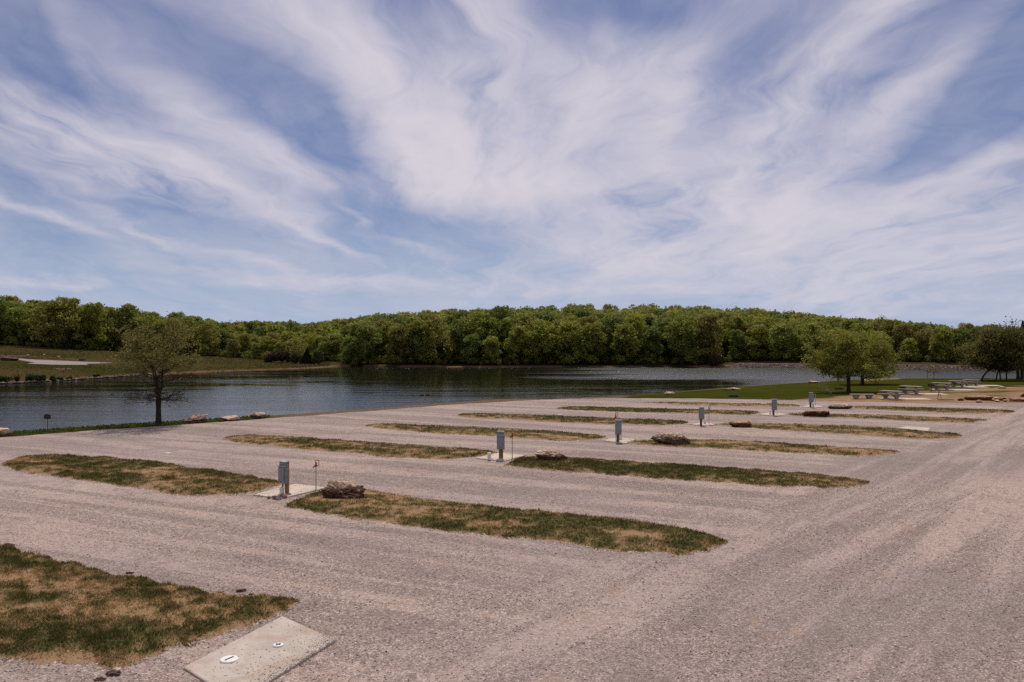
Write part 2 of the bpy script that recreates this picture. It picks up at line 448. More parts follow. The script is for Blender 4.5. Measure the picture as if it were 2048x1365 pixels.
def cards(P, Nn, size, asp=.75):
    """irregular leaf-clump quads at P facing Nn"""
    n = len(P); up = RNG.normal(0, 1, (n, 3)); A = np.cross(Nn, up); A /= np.linalg.norm(A, axis=1)[:, None] + 1e-9
    B = np.cross(Nn, A); s = size[:, None]
    q = [A * s + B * s * asp * .3, B * s * asp, -A * s - B * s * asp * .2, -B * s * asp + A * s * .3]
    V = np.stack([P + c * (1 + RNG.normal(0, .18, (n, 1))) for c in q], 1).reshape(-1, 3)
    return V, np.arange(n * 4).reshape(-1, 4)
# ------------------------------------------------------------------ ground sheet
def axis(lo, hi, st, end_lo, end_hi, g=1.12):
    a = list(np.arange(lo, hi + 1e-6, st)); d = st
    while a[-1] < end_hi: d *= g; a.append(a[-1] + d)
    d = st
    while a[0] > end_lo: d *= g; a.insert(0, a[0] - d)
    return np.array(a)
gx = axis(-75, 115, .9, -2600, 2600, 1.09)
gy = np.concatenate([axis(44, 152, .9, -120, 152, 1.13), ])
gy = list(gy); d = .9
while gy[-1] < 300: d = min(d * 1.08, 3.0); gy.append(gy[-1] + d)
while gy[-1] < 3600: d *= 1.12; gy.append(gy[-1] + d)
gy = np.array(gy)
GX, GY = np.meshgrid(gx, gy); shp = GX.shape
X = GX.ravel(); Y = GY.ravel(); Z = hgt(X, Y)
sd = sdf(LAKE, X, Y)
a_ = np.clip(CX + F * X / np.maximum(Y, 1), -500, 2700)
far = is_far(X, Y)
def C(*c): return np.array(c, float)[None, :]
n1 = fbm(X * .12, Y * .12, 4)[:, None]; n2 = fbm(X * .5 + 9, Y * .5, 3)[:, None]; n3 = fbm(X * .035 + 4, Y * .05 + 3, 4)[:, None]
lawn = C(.040, .045, .007) * (.8 + .4 * n1)
straw = C(.235, .155, .09) * (.75 + .5 * n2)
col = lawn.copy()
# tan, half bare picnic ground right of the lawn
uu = CX + F * X / np.maximum(Y, 1); vv = HY + EYE * F / np.maximum(Y, 1)
strawmask = sstep(-.07, .12, (vv - np.interp(uu, [1250, 1420, 1560, 1640, 1700, 1760, 1850, 1950, 2048, 2300], [801, 800, 797.5, 794, 788, 784, 781, 777, 773, 770])) / 12 + (n2[:, 0] - .5) * .7)
strawmask = np.where(uu > 1230, strawmask, 0) * np.where(Y < 115, 1, 0)
gpatch = sstep(.55, .68, fbm(X * .12 + 30, Y * .45 + 7, 4))
sm = (strawmask * (1 - .85 * gpatch))[:, None]
col = col * (1 - sm) + straw * sm
# mud at the waterline
mud = (sstep(2.0, .2, sd) * ~far)[:, None]; col = col * (1 - mud) + C(.17, .115, .085) * mud
sand = np.where((uu > 1725) & (uu < 1800) & (sd < 9) & (sd > 0), sstep(9, 4, sd), 0)[:, None]
col = col * (1 - sand) + C(.30, .18, .11) * sand
nearbank = np.where((uu > 520) & (uu < 1250) & (Y < 100), sstep(500, 600, uu) * .85, 0)[:, None]
col = col * (1 - nearbank) + C(.15, .10, .07) * nearbank
# far field
green_f = C(.034, .037, .009); tan_f = C(.062, .046, .019); brown_f = C(.16, .085, .05)
ff = green_f * (1 - sstep(.40, .62, n3)) + tan_f * sstep(.40, .62, n3)
right_f = sstep(230, 420, uu)[:, None] * .45
ff = ff * (1 - right_f) + C(.056, .047, .017) * right_f
bank = sstep(3.5, .5, sd + 3 * (n2[:, 0] - .5))[:, None]
ff = ff * (1 - bank) + C(.15, .09, .055) * bank
e_ = Y - R0(a_)
forest = sstep(-4, 3, e_ - TW(a_))[:, None]
ff = ff * (1 - forest) + C(.028, .024, .013) * forest
col = np.where(far[:, None], ff, col)
col = np.where((sd < 0)[:, None], C(.04, .035, .02), col)
nx, ny = len(gx), len(gy)
I = np.arange(nx * ny).reshape(ny, nx)
Fq = np.stack([I[:-1, :-1], I[:-1, 1:], I[1:, 1:], I[1:, :-1]], -1).reshape(-1, 4)
g_ = np_mesh('ground', np.stack([X, Y, Z], 1), Fq, M['ground'], smooth=True, cols={'col': col})
tag(g_, 'soil, lawn, field and wooded rise around the lake', 'ground', kind='structure')

# ------------------------------------------------------------------ water
def grid_sheet(x0, x1, y0, y1, nx, ny, z):
    xs = np.linspace(x0, x1, nx); ys = np.linspace(y0, y1, ny); A, B = np.meshgrid(xs, ys)
    V = np.stack([A.ravel(), B.ravel(), np.full(A.size, z)], 1)
    I = np.arange(nx * ny).reshape(ny, nx)
    return V, np.stack([I[:-1, :-1], I[:-1, 1:], I[1:, 1:], I[1:, :-1]], -1).reshape(-1, 4)
V, Fq = grid_sheet(-230, 230, -30, 225, 24, 24, ZW)
tag(np_mesh('water', V, Fq, M['water']), 'rippled dark lake reflecting the woods', 'water', kind='structure')

# ------------------------------------------------------------------ gravel sheet
edge_px = [(-300, 890), (0, 876), (100, 867.5), (250, 857.5), (375, 849), (440, 845), (529, 838), (640, 830), (737, 822.6), (870, 812), (1000, 804), (1070, 800), (1146, 797.6), (1281, 797), (1400, 797.6), (1510, 799), (1621, 802), (1695, 804), (1779, 805.6), (1900, 806.3), (2048, 806.6), (2400, 807)]
EP = np.array([W(u, v) for u, v in edge_px])
EP = np.vstack([[-70, 20], EP, [110, 50]])
# resample the far edge, roughen it
seg = np.r_[0, np.cumsum(np.hypot(*np.diff(EP, axis=0).T))]
tt = np.arange(0, seg[-1], .35)
ex = np.interp(tt, seg, EP[:, 0]); ey = np.interp(tt, seg, EP[:, 1])
ey = ey + (fbm(tt * .5, tt * 0, 4) - .5) * .9 + (fbm(tt * 2.5, tt * 0 + 9, 3) - .5) * .35
rows = np.r_[0, .004, .012, .03, .06, .1, .17, .26, .4, .6, .8, 1.0]
V = []
for r_ in rows:
    z = .03 if r_ > 0 else -.02
    V.append(np.stack([ex * (1 - .35 * r_), ey * (1 - r_) + (-30) * r_, np.full(len(ex), z)], 1))
V = np.concatenate(V); I = np.arange(len(V)).reshape(len(rows), len(ex))
Fq = np.stack([I[1:, :-1], I[1:, 1:], I[:-1, 1:], I[:-1, :-1]], -1).reshape(-1, 4)
tag(np_mesh('gravel_lot', V, Fq, M['gravel']), 'pale pinkish gravel camping lot and road', 'gravel', kind='structure')

# ------------------------------------------------------------------ grass islands
ISL = {
 'A': ([(-260, 1040), (-120, 1068), (0, 1096), (51, 1106), (154, 1130), (239, 1152), (342, 1176), (461, 1190), (564, 1197), (597, 1206)],
       [(-260, 1262), (-120, 1290), (0, 1315), (51, 1330), (154, 1345), (239, 1336), (300, 1322), (340, 1306), (376, 1292), (461, 1265), (547, 1241), (581, 1224), (597, 1208)]),
 'B': ([(2, 930), (20, 921), (53, 914), (117, 909), (176, 914), (293, 924), (366, 933), (440, 942), (498, 954), (557, 962.5), (566, 968)],
       [(2, 932), (38, 943.5), (111, 957), (190, 965.5), (264, 979), (352, 990), (425, 996), (469, 992), (513, 986), (542, 979), (566, 970)]),
 'C': ([(566, 1014), (590, 1002), (613, 993), (623, 986), (650, 979), (729, 979.6), (779, 989), (850, 1000.6), (929, 1010), (1008, 1016.5), (1100, 1024), (1158, 1030), (1264, 1040), (1343, 1052), (1395, 1064), (1440, 1080), (1456, 1086)],
       [(566, 1017), (613, 1024), (665, 1031), (718, 1041.5), (797, 1053), (876, 1062.6), (955, 1072), (1026, 1080), (1132, 1092), (1224, 1102), (1290, 1113), (1356, 1114), (1422, 1102), (1456, 1088)]),
 'D': ([(443, 880), (455, 875), (480, 872), (560, 873.5), (652, 880), (800, 890), (900, 897), (960, 901), (986, 904.5), (996, 908)],
       [(443, 881), (480, 887), (574, 897.5), (683, 907), (800, 918.6), (900, 920.5), (951, 914.6), (975, 911.5), (996, 909)]),
 'E': ([(1008, 931), (1030, 921), (1057, 914.6), (1136, 914.6), (1205, 922), (1310, 928.5), (1420, 935), (1500, 941), (1600, 948), (1680, 955), (1725, 962), (1738, 967)],
       [(1008, 934), (1062, 939), (1128, 945), (1205, 951), (1310, 958.5), (1420, 966.6), (1550, 975), (1650, 978), (1715, 976), (1738, 969)]),
 'F': ([(728, 852.5), (745, 850), (781, 849), (900, 854), (1000, 858), (1052, 861), (1154, 867), (1200, 872), (1212, 875)],
       [(728, 853.5), (751, 858), (869, 868.6), (1000, 875.5), (1027, 878), (1128, 884.6), (1179, 881.6), (1212, 876.5)]),
 'G': ([(1258, 888), (1268, 884.5), (1310, 882), (1377, 880), (1440, 881.5), (1500, 884), (1600, 891), (1700, 897), (1770, 901), (1802, 905)],
       [(1258, 889), (1268, 891.7), (1377, 897), (1500, 903), (1600, 909), (1700, 914), (1760, 914), (1802, 906)]),
 'H': ([(913, 832.5), (925, 829), (938, 828), (1052, 831), (1230, 838), (1332, 841.7), (1365, 844), (1379, 846)],
       [(913, 833.5), (925, 836), (1052, 842), (1128, 847), (1230, 850), (1332, 852), (1365, 849.5), (1379, 847)]),
 'I': ([(1432, 850), (1445, 848), (1506, 847.6), (1621, 851), (1700, 853.5), (1760, 857), (1799, 860), (1899, 868), (1926, 873)],
       [(1432, 851), (1499, 857), (1566, 863), (1658, 868), (1760, 876), (1800, 878), (1860, 880), (1910, 879), (1926, 874.5)]),
 'J': ([(1111, 817.6), (1135, 815.6), (1167, 815), (1281, 818), (1420, 822), (1500, 824), (1519, 826)],
       [(1111, 818.4), (1128, 820.6), (1230, 825), (1330, 827), (1420, 829), (1491, 831.5), (1519, 827.5)]),
 'K': ([(1571, 829.5), (1585, 828), (1668, 829.6), (1760, 831.5), (1839, 834.6), (1938, 839), (1974, 841.8)],
       [(1571, 831), (1600, 834), (1668, 836.5), (1760, 840), (1839, 844.6), (1919, 847.6), (1958, 845.6), (1974, 842.8)]),
 'L': ([(1283, 806), (1380, 807), (1473, 808.7), (1584, 810.5), (1599, 812.8)],
       [(1283, 806.8), (1380, 811.5), (1454, 814), (1547, 814.9), (1593, 814.8), (1599, 813.8)]),
 'M': ([(1704, 815.5), (1715, 814.2), (1839, 816.7), (1978, 820.7), (2015, 822.8), (2031, 824.6)],
       [(1704, 816.3), (1712, 818.7), (1839, 825), (1899, 828), (1958, 829.6), (2008, 827.6), (2031, 825.6)]),
}
LABEL_I = {
 'A': 'large grass patch beside the concrete slab in the near left corner',
 'B': 'grass strip left of the nearest electrical pedestal',
 'C': 'grass strip with the dark-faced boulder at its left tip, nearest on the right',
 'D': 'grass strip left of the second nearest pedestal',
 'E': 'grass strip running right from the second nearest boulder to the road',
 'F': 'narrow grass strip left of the third pedestal from the camera',
 'G': 'narrow grass strip right of the long boulder with dried tan edges',
 'H': 'narrow grass strip left of the fourth pedestal from the camera',
 'I': 'straw-coloured grass strip next to the far concrete slab',
 'J': 'thin green strip left of the fifth pedestal from the camera',
 'K': 'thin straw-edged strip right of the hollowed reddish boulder',
 'L': 'farthest thin strip left, mostly straw, near the lawn edge',
 'M': 'farthest thin strip right of the pale jagged boulder',
}
GREEN = {'A': .54, 'B': .50, 'C': .58, 'D': .50, 'E': .60, 'F': .48, 'G': .46, 'H': .56, 'I': .44, 'J': .64, 'K': .46, 'L': .40, 'M': .46}
allb = []
def gfun(key, x, y, ed):
    """1 green .. 0 straw; ed = distance from the strip's edge in metres"""
    b = GREEN[key]
    ca, sa = math.cos(-LANE), math.sin(-LANE)
    xl = x * ca - y * sa; yl = x * sa + y * ca
    ko = ord(key) * 13.7
    n = fbm(xl * .42 + 7 + ko, yl * 1.1 + 3 + ko * .7, 5); n2 = fbm(x * 1.9, y * 1.9 + 11, 3); n3 = fbm(xl * .12 + 50, yl * .3, 2)
    n4 = fbm(x * 5 + ko, y * 5, 2)
    g = b - .01 + (n - .5) * .95 + (n2 - .5) * .8 + (n3 - .5) * .3 + (n4 - .5) * .85
    return g - .55 * np.exp(-np.maximum(ed, 0) / .13)
def island(key, top, bot):
    T = np.array([W(*p) for p in top]); B = np.array([W(*p) for p in bot])
    def arc(Pn, n):
        s = np.r_[0, np.cumsum(np.hypot(*np.diff(Pn, axis=0).T))]; s /= s[-1]
        t = np.linspace(0, 1, n); return np.stack([np.interp(t, s, Pn[:, 0]), np.interp(t, s, Pn[:, 1])], 1)
    L = np.hypot(*(T[-1] - T[0])); n = int(max(60, L / .2)); mrows = 22
    T = arc(T, n); B = arc(B, n)
    k = np.array([1, 4, 6, 4, 1]) / 16
    for _ in range(3):
        for Q in (T, B):
            for c in (0, 1): Q[2:-2, c] = np.convolve(Q[:, c], k, 'valid')
    s = np.linspace(0, L, n); ends = np.minimum(1, np.minimum(s, L - s) / .8)
    jt = ((fbm(s * 1.2, s * 0 + hash(key) % 7, 4) - .5) * .7 + (fbm(s * 5, s * 0 + 2, 2) - .5) * .25) * ends
    jb = ((fbm(s * 1.2 + 40, s * 0 + 3, 4) - .5) * .7 + (fbm(s * 5 + 9, s * 0 + 2, 2) - .5) * .25) * ends
    T[:, 1] += jt; B[:, 1] += jb
    r_ = np.linspace(0, 1, mrows)[:, None, None]
    G = T[None] * (1 - r_) + B[None] * r_
    wid = np.hypot(*(T - B).T)
    rr = r_[:, :, 0]
    ed = np.minimum(np.minimum(rr, 1 - rr) * wid[None], np.minimum(s, L - s)[None] * .8 + 0 * rr)
    x = G[..., 0]; y = G[..., 1]
    z = .034 + .11 * (1 - np.exp(-ed / .7)) + .06 * (fbm(x * .9, y * .9, 3) - .5) * np.clip(ed, 0, 1)
    z = np.where(ed <= 0, .028, z)
    g = gfun(key, x, y, ed)
    V = np.stack([x.ravel(), y.ravel(), z.ravel()], 1)
    I = np.arange(len(V)).reshape(mrows, n)
    Fq = np.stack([I[1:, :-1], I[1:, 1:], I[:-1, 1:], I[:-1, :-1]], -1).reshape(-1, 4)
    o = np_mesh('grass_strip', V, Fq, M['turf'], smooth=True, attrs={'g': g.ravel(), 'ed': ed.ravel()})
    tag(o, LABEL_I[key], 'grass strip', 'grass strips between the gravel parking pads', 'structure')
    # blades
    area = wid.mean() * L; dist = y.mean()
    dens = 900 if dist < 24 else 560 if dist < 36 else 300 if dist < 50 else 160
    bw = .009 + dist * .00036; bh = .055 + dist * .00035
    cnt = int(area * dens)
    fi = RNG.random(cnt) * (n - 1.001); i0 = fi.astype(int); f = (fi - i0)
    w0 = wid[i0] / wid.max(); keep = RNG.random(cnt) < w0 + .02
    fi, i0, f = fi[keep], i0[keep], f[keep]; cnt = len(fi)
    rj = RNG.random(cnt) * 1.0
    Tt = T[i0] * (1 - f)[:, None] + T[i0 + 1] * f[:, None]; Bb = B[i0] * (1 - f)[:, None] + B[i0 + 1] * f[:, None]
    # a few blades creep past the edge
    rj = rj * 1.06 - .03
    px = Tt * (1 - rj)[:, None] + Bb * rj[:, None]
    w_ = wid[i0]; e = np.minimum(np.minimum(rj, 1 - rj) * w_, np.minimum(s[i0], L - s[i0]) * .8)
    gg = gfun(key, px[:, 0], px[:, 1], e)
    zz = .034 + .11 * (1 - np.exp(-np.maximum(e, 0) / .7)) - .01
    er = e + (fbm(px[:, 0] * 2.6, px[:, 1] * 2.6, 4) - .5) * 1.0
    keep = RNG.random(cnt) < np.clip(.5 + gg * .9, .45, 1) * np.clip(.12 + sstep(-.02, .22, er), 0, 1)
    px, gg, zz = px[keep], gg[keep], zz[keep]; c = len(px)
    hgt_ = bh * (.5 + .8 * RNG.random(c)) * np.clip(.55 + gg, .5, 1.35)
    an = RNG.random(c) * 6.283; wd = bw * (.6 + .8 * RNG.random(c))
    ln = RNG.normal(0, .45, (c, 2)) * hgt_[:, None]
    dx = np.cos(an) * wd; dy = np.sin(an) * wd
    p0 = np.stack([px[:, 0] - dx, px[:, 1] - dy, zz], 1); p1 = np.stack([px[:, 0] + dx, px[:, 1] + dy, zz], 1)
    p2 = np.stack([px[:, 0] + ln[:, 0], px[:, 1] + ln[:, 1], zz + hgt_], 1)
    allb.append((np.stack([p0, p1, p2], 1).reshape(-1, 3), np.repeat(gg, 3)))
for k_, (t_, b_) in ISL.items(): island(k_, t_, b_)
V = np.concatenate([a for a, _ in allb]); gA = np.concatenate([b for _, b in allb])
print('blades', len(V) // 3)
tag(np_mesh('grass', V, np.arange(len(V)).reshape(-1, 3), M['blade'], attrs={'g': gA}), 'short green and straw-dry grass on the strips', 'grass', kind='stuff')

# ------------------------------------------------------------------ rocks
def rock_mesh(name, dims, seed, mat, flat=.0, sub=4, lump=.35, parent=None, skew=(0, 0), smooth=False, under=0.0, layers=0.0):
    """rough stone: a sphere cut by several planes and broken up with ridged noise"""
    rs = random.Random(seed)
    import bmesh
    bm = bmesh.new(); bmesh.ops.create_icosphere(bm, subdivisions=sub, radius=1.0)
    planes = []
    for i in range(12):
        n = Vector((rs.uniform(-1, 1), rs.uniform(-1, 1), rs.uniform(-.7, .9))).normalized()
        planes.append((n, rs.uniform(.66, .95)))
    planes.append((Vector((rs.uniform(-.15, .15), rs.uniform(-.15, .15), 1)).normalized(), 1 - flat))
    off = Vector((rs.uniform(-50, 50), rs.uniform(-50, 50), rs.uniform(-50, 50)))
    for v in bm.verts:
        p = v.co.copy(); p = p / (abs(p.x) ** 3.4 + abs(p.y) ** 3.4 + abs(p.z) ** 3.4) ** (1 / 3.4)
        for n, d in planes:
            t = p.dot(n)
            if t > d: p -= n * (t - d) * .97
        n0 = mnoise.noise(p * 1.3 + off); n1 = mnoise.noise(p * 3.1 + off * 2); n2_ = mnoise.noise(p * 7 + off * 3); n3_ = mnoise.noise(p * 15 + off)
        st_ = math.floor((p.z + .25 * n0) * 5) / 5 - (p.z + .25 * n0)
        r_ = 1 + lump * (.70 * n0 + .55 * (.3 - abs(n1)) + .30 * n2_ + .13 * n3_ + .15 * st_)
        p = p * r_
        if layers: p.x *= 1 + layers * .5 * math.sin(p.z * 11 + 2 * n0); p.y *= 1 + layers * .5 * math.sin(p.z * 11 + 2 * n0)
        if under and p.z < 0: p.x *= 1 + under * p.z; p.y *= 1 + under * p.z
        v.co = p
    xs = [v.co.x for v in bm.verts]; ys = [v.co.y for v in bm.verts]; zs = [v.co.z for v in bm.verts]
    zt, zb = max(zs), min(zs); zcut = zb + .22 * (zt - zb)
    for v in bm.verts:
        p = v.co
        x = (p.x - (max(xs) + min(xs)) / 2) / (max(xs) - min(xs)) * dims[0]
        y = (p.y - (max(ys) + min(ys)) / 2) / (max(ys) - min(ys)) * dims[1]
        z = (p.z - zcut) / (zt - zcut) * dims[2]
        v.co = (x + skew[0] * z, y, z + skew[1] * x * (z > 0) * min(1, max(z, 0) / dims[2]))
    me = bpy.data.meshes.new(name); bm.to_mesh(me); bm.free()
    return link(me, name, mat, parent, smooth)

def rock(u0, u1, vt, vb, label, mat, seed, z=None, depth=None, name='boulder', cat='boulder', group=None, rz=0.0, **kw):
    uc = (u0 + u1) / 2
    if z is None: x, y, z = hit(uc, vb)
    else: x, y = W(uc, vb, z)
    w = (u1 - u0) * y / F; h = (vb - vt) * y / F
    dp = depth or w * .62
    y += dp * .35; x = (uc - CX) * y / F
    if abs(z - .03) > .05 or y > 82: z = H1(x, y)
    # height as seen includes a little of the top surface
    pitch = (EYE - z) / y
    hh = max(h - dp * .45 * pitch, h * .5) * 1.04
    o = rock_mesh(name, (w * 1.02, dp, hh), seed, M[mat], **kw)
    o.location = (x, y, z - .01); o.rotation_euler.z = rz
    tag(o, label, cat, group)
    return o
GB = 'boulders at the heads of the grass strips'
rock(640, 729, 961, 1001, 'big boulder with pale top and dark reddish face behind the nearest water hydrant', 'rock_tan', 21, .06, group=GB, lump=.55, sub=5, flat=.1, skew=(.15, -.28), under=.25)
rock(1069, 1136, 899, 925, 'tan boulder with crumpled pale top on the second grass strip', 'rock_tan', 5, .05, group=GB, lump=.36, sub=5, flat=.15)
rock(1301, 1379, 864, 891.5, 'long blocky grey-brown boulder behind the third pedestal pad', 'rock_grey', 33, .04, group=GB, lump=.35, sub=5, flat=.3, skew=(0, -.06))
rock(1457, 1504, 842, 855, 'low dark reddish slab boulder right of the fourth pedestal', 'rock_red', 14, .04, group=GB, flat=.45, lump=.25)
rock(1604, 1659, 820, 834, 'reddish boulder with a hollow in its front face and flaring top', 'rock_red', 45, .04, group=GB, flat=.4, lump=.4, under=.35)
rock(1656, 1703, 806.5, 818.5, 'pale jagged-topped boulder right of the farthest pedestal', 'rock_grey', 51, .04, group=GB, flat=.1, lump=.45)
GL = 'rocks along the lake bank'
rock(-22, 28, 856, 873, 'flat-topped pale slab rock cut by the left edge of the picture', 'rock_pale', 61, 0, group=GL, flat=.5, lump=.25, name='rock', cat='rock')
rock(362, 409, 828, 847, 'wedge-shaped layered pink rock pile right of the lone lakeside tree', 'rock_pale', 62, 0, group=GL, lump=.6, skew=(.5, .3), layers=.2, name='rock', cat='rock')
rock(438, 481, 831, 843.5, 'low rounded cracked rock on the bank between two others', 'rock_pale', 63, 0, group=GL, lump=.4, name='rock', cat='rock')
rock(499, 532, 825, 838, 'smooth domed brown rock, last of three on the bank', 'rock_tan', 64, 0, group=GL, lump=.2, smooth=True, name='rock', cat='rock')
GW = 'rocks along the lawn shore'
rock(1328, 1351, 783.5, 790.5, 'small reddish pale rock on the lawn near the shallow water', 'rock_pale', 65, group=GW, flat=.2, name='rock', cat='rock')
rock(1446, 1463, 777.5, 781.5, 'dark flat rock touching a paler one at the waterline', 'rock_grey', 66, group=GW, flat=.4, name='rock', cat='rock')
rock(1460, 1481, 775.5, 781, 'pale peach rock beside a dark flat one at the waterline', 'rock_pale', 67, group=GW, flat=.3, name='rock', cat='rock')
rock(1617, 1641, 762, 767, 'long pale rock on the shore left of the two oaks', 'rock_pale', 68, group=GW, flat=.4, name='rock', cat='rock')
GR = 'rocks by the road at the right edge'
rock(1932, 1985, 791.5, 801.5, 'long low dark red ledge rock on tan ground, largest of the right-hand row', 'rock_red', 71, .0, group=GR, flat=.35, lump=.3, depth=1.3, name='rock', cat='rock')
rock(1915, 1928, 796, 802, 'small pointed dark rock left of the long red ledge rock', 'rock_red', 72, .0, group=GR, name='rock', cat='rock')
rock(2017, 2062, 796, 804, 'low reddish slab rock cut by the right picture edge', 'rock_red', 73, .0, group=GR, flat=.4, name='rock', cat='rock', depth=1.2)
rock(2041, 2066, 785, 795, 'dark rock behind the slab rock at the right picture edge', 'rock_red', 74, .0, group=GR, name='rock', cat='rock')
rp = random.Random(5)
for i, (u, v, w_, mt, lb) in enumerate([
    (1986, 803, 9, 'rock_grey', 'grey stone leaning on the right end of the long red ledge rock'),
    (1995, 804.5, 10, 'rock_pale', 'pale stone at the front of the small rock pile'),
    (2002, 802, 12, 'rock_red', 'reddish stone in the middle of the small rock pile'),
    (2010, 804, 9, 'rock_grey', 'grey stone at the front right of the rock pile'),
    (2008, 799, 8, 'rock_red', 'small red stone on the back of the rock pile'),
    (1992, 799, 8, 'rock_pale', 'small pale stone at the back left of the rock pile'),
    (1958, 806, 12, 'rock_pale', 'flat pale stone lying in front of the long red ledge rock')]):
    rock(u - w_ / 2, u + w_ / 2, v - w_ * .5, v, lb, mt, 80 + i, .0, group='loose stones in the pile by the road', sub=3, name='stone', cat='stone')
rock(1997, 2013, 773.5, 778, 'pale stone lying alone on the tan ground behind the rock row', 'rock_pale', 95, name='stone', cat='stone', sub=3, flat=.3, group=GR)
# cobbles at the nearest pedestal
for i, (u, v, w_, lb) in enumerate([(538, 996.5, 9, 'small pale cobble at the left corner of the nearest pad'), (548.5, 996, 9, 'dark red cobble left of the nearest white pipe'),
                                    (567, 995.5, 16, 'round tan cobble in front of the nearest post'), (578, 990.5, 9, 'brown cobble right of the nearest post')]):
    o = rock(u - w_ / 2, u + w_ / 2, v - w_ * .55, v, lb, 'cobble', 100 + i, .07, sub=3, lump=.15, smooth=True, name='cobble', cat='cobble', group='cobbles around the nearest pedestal')
for i, (u, v, w_, lb) in enumerate([(1390, 1105.5, 9, 'grey stone at the road tip of the nearest right strip'), (1383, 1109.5, 8, 'red stone just left of the grey one at the strip tip'),
                                    (1345, 1114, 8, 'red stone at the lower edge of the nearest right strip'), (1394, 1069, 17, 'thin flat pale stone on the upper edge of the nearest right strip'),
                                    (1313, 1083.5, 13, 'dark stone half sunk in the grass of the nearest right strip'), (1466, 1098, 7, 'small brown stone on bare gravel beyond the strip tip'),
                                    (260, 1148, 17, 'flat grey stone on the upper edge of the near left grass'), (482, 1184, 20, 'dark clod at the notch in the near left grass'),
                                    (503, 1190, 12, 'brown clod right of the notch in the near left grass'), (560, 1198, 18, 'dark clod at the tip of the near left grass'),
                                    (226, 1352, 34, 'broken earth clod at the bottom edge of the near left grass'), (200, 1362, 24, 'small earth clod at the bottom edge of the picture'),
                                    (18, 1094, 22, 'dark clod at the left edge above the near grass')]):
    rock(u - w_ / 2, u + w_ / 2, v - w_ * .38, v, lb, 'cobble' if ' red ' in ' ' + lb else 'mound' if 'clod' in lb else 'rock_grey', 120 + i, .035, sub=3, flat=.05, lump=.9, name='stone', cat='stone' if 'clod' not in lb else 'clod', group='loose stones and clods on the strip edges')

# ------------------------------------------------------------------ utility pedestals, pads, hydrants, clean-outs
def pad_from(cs, label, mat='concrete', th=.055, name='concrete_pad', group='concrete pads at the hookups', world=False):
    P = [W(*c) if world is False else c for c in cs]
    cx = sum(p[0] for p in P) / 4; cy = sum(p[1] for p in P) / 4
    b = MB(); ins = .985
    v = [(p[0] - cx, p[1] - cy, 0) for p in P] + [(p[0] - cx, p[1] - cy, th - .012) for p in P] + [((p[0] - cx) * ins, (p[1] - cy) * ins, th) for p in P]
    f = [(8, 9, 10, 11)] + [(i, (i + 1) % 4, (i + 1) % 4 + 4, i + 4) for i in range(4)] + [(i + 4, (i + 1) % 4 + 4, (i + 1) % 4 + 8, i + 8) for i in range(4)]
    # keep the winding anticlockwise seen from above
    ar = sum(P[i][0] * P[(i + 1) % 4][1] - P[(i + 1) % 4][0] * P[i][1] for i in range(4))
    if ar < 0: f = [tuple(reversed(q)) for q in f]
    b.add(v, f)
    o = b.build(name, M[mat]); o.location = (cx, cy, .022)
    tag(o, label, 'concrete pad', group); return o
PADS = [([(507, 993), (589, 971.5), (655, 978.5), (561, 1001)], 'nearest hookup pad, pale concrete under the post with cobbles'),
        ([(950, 919.5), (999, 908), (1052, 913.5), (1009, 925)], 'second nearest hookup pad, pale concrete with a white pipe at its left'),
        ([(1202, 883.5), (1237, 877), (1272, 881), (1253, 889.5)], 'third hookup pad from the camera, pale concrete'),
        ([(1378, 851), (1402, 846.5), (1436, 850.5), (1416, 854)], 'fourth hookup pad from the camera, pale concrete'),
        ([(1520, 830.5), (1545, 826.5), (1574, 831), (1550, 834)], 'fifth hookup pad from the camera, mostly covered in gravel'),
        ([(1603, 815), (1622, 811.5), (1648, 815), (1628, 817.5)], 'farthest hookup pad, pale concrete under the last pedestal')]
for c, l in PADS: pad_from(c, l)
def make_pedestal(box_off, rz):
    r_ = empty('electrical_pedestal', (0, 0, 0))
    b = MB(); b.box((0, 0, .60), (.14, .13, 1.32), bev=.008); b.build('post', M['wood_new'], r_)
    # cabinet hangs on the camera side of the post; box_off turns it round the post
    q = empty_off(box_off)
    b = MB(); b.box(q(0, -.15, .80), (.36, .17, .72), rz=box_off, bev=.012)
    b.box(q(0, -.155, 1.20), (.32, .155, .085), rz=box_off, bev=.012)
    cab = b.build('cabinet', M['metal_grey'], r_)
    b = MB(); b.box(q(0, -.262, .775), (.335, .05, .60), rz=box_off, bev=.015)
    b.build('cover', M['metal_grey'], cab)
    b = MB(); b.box(q(0, -.265, 1.10), (.37, .09, .035), rz=box_off, bev=.006); b.build('hood', M['metal_lid'], cab)
    b = MB(); b.box(q(0, -.15, 1.262), (.345, .19, .03), rz=box_off, bev=.006); b.build('lid', M['metal_lid'], cab)
    b = MB(); b.box(q(0, -.295, .52), (.05, .025, .03), rz=box_off); b.build('latch', M['metal_dark'], cab)
    b = MB(); p0 = q(-.08, -.13, .0); b.tube([p0, q(-.08, -.13, .46)], .024, 10); b.build('conduit', M['metal_dark'], r_)
    c = q(.187, -.12, 1.0); c2 = q(.20, -.12, 1.0)
    b = MB(); b.tube([c, c2], .045, 16); b.build('knockout_plate', M['metal_lid'], cab)
    return r_
def empty_off(a):
    ca, sa = math.cos(a), math.sin(a)
    return lambda x, y, z: (x * ca - y * sa, x * sa + y * ca, z)
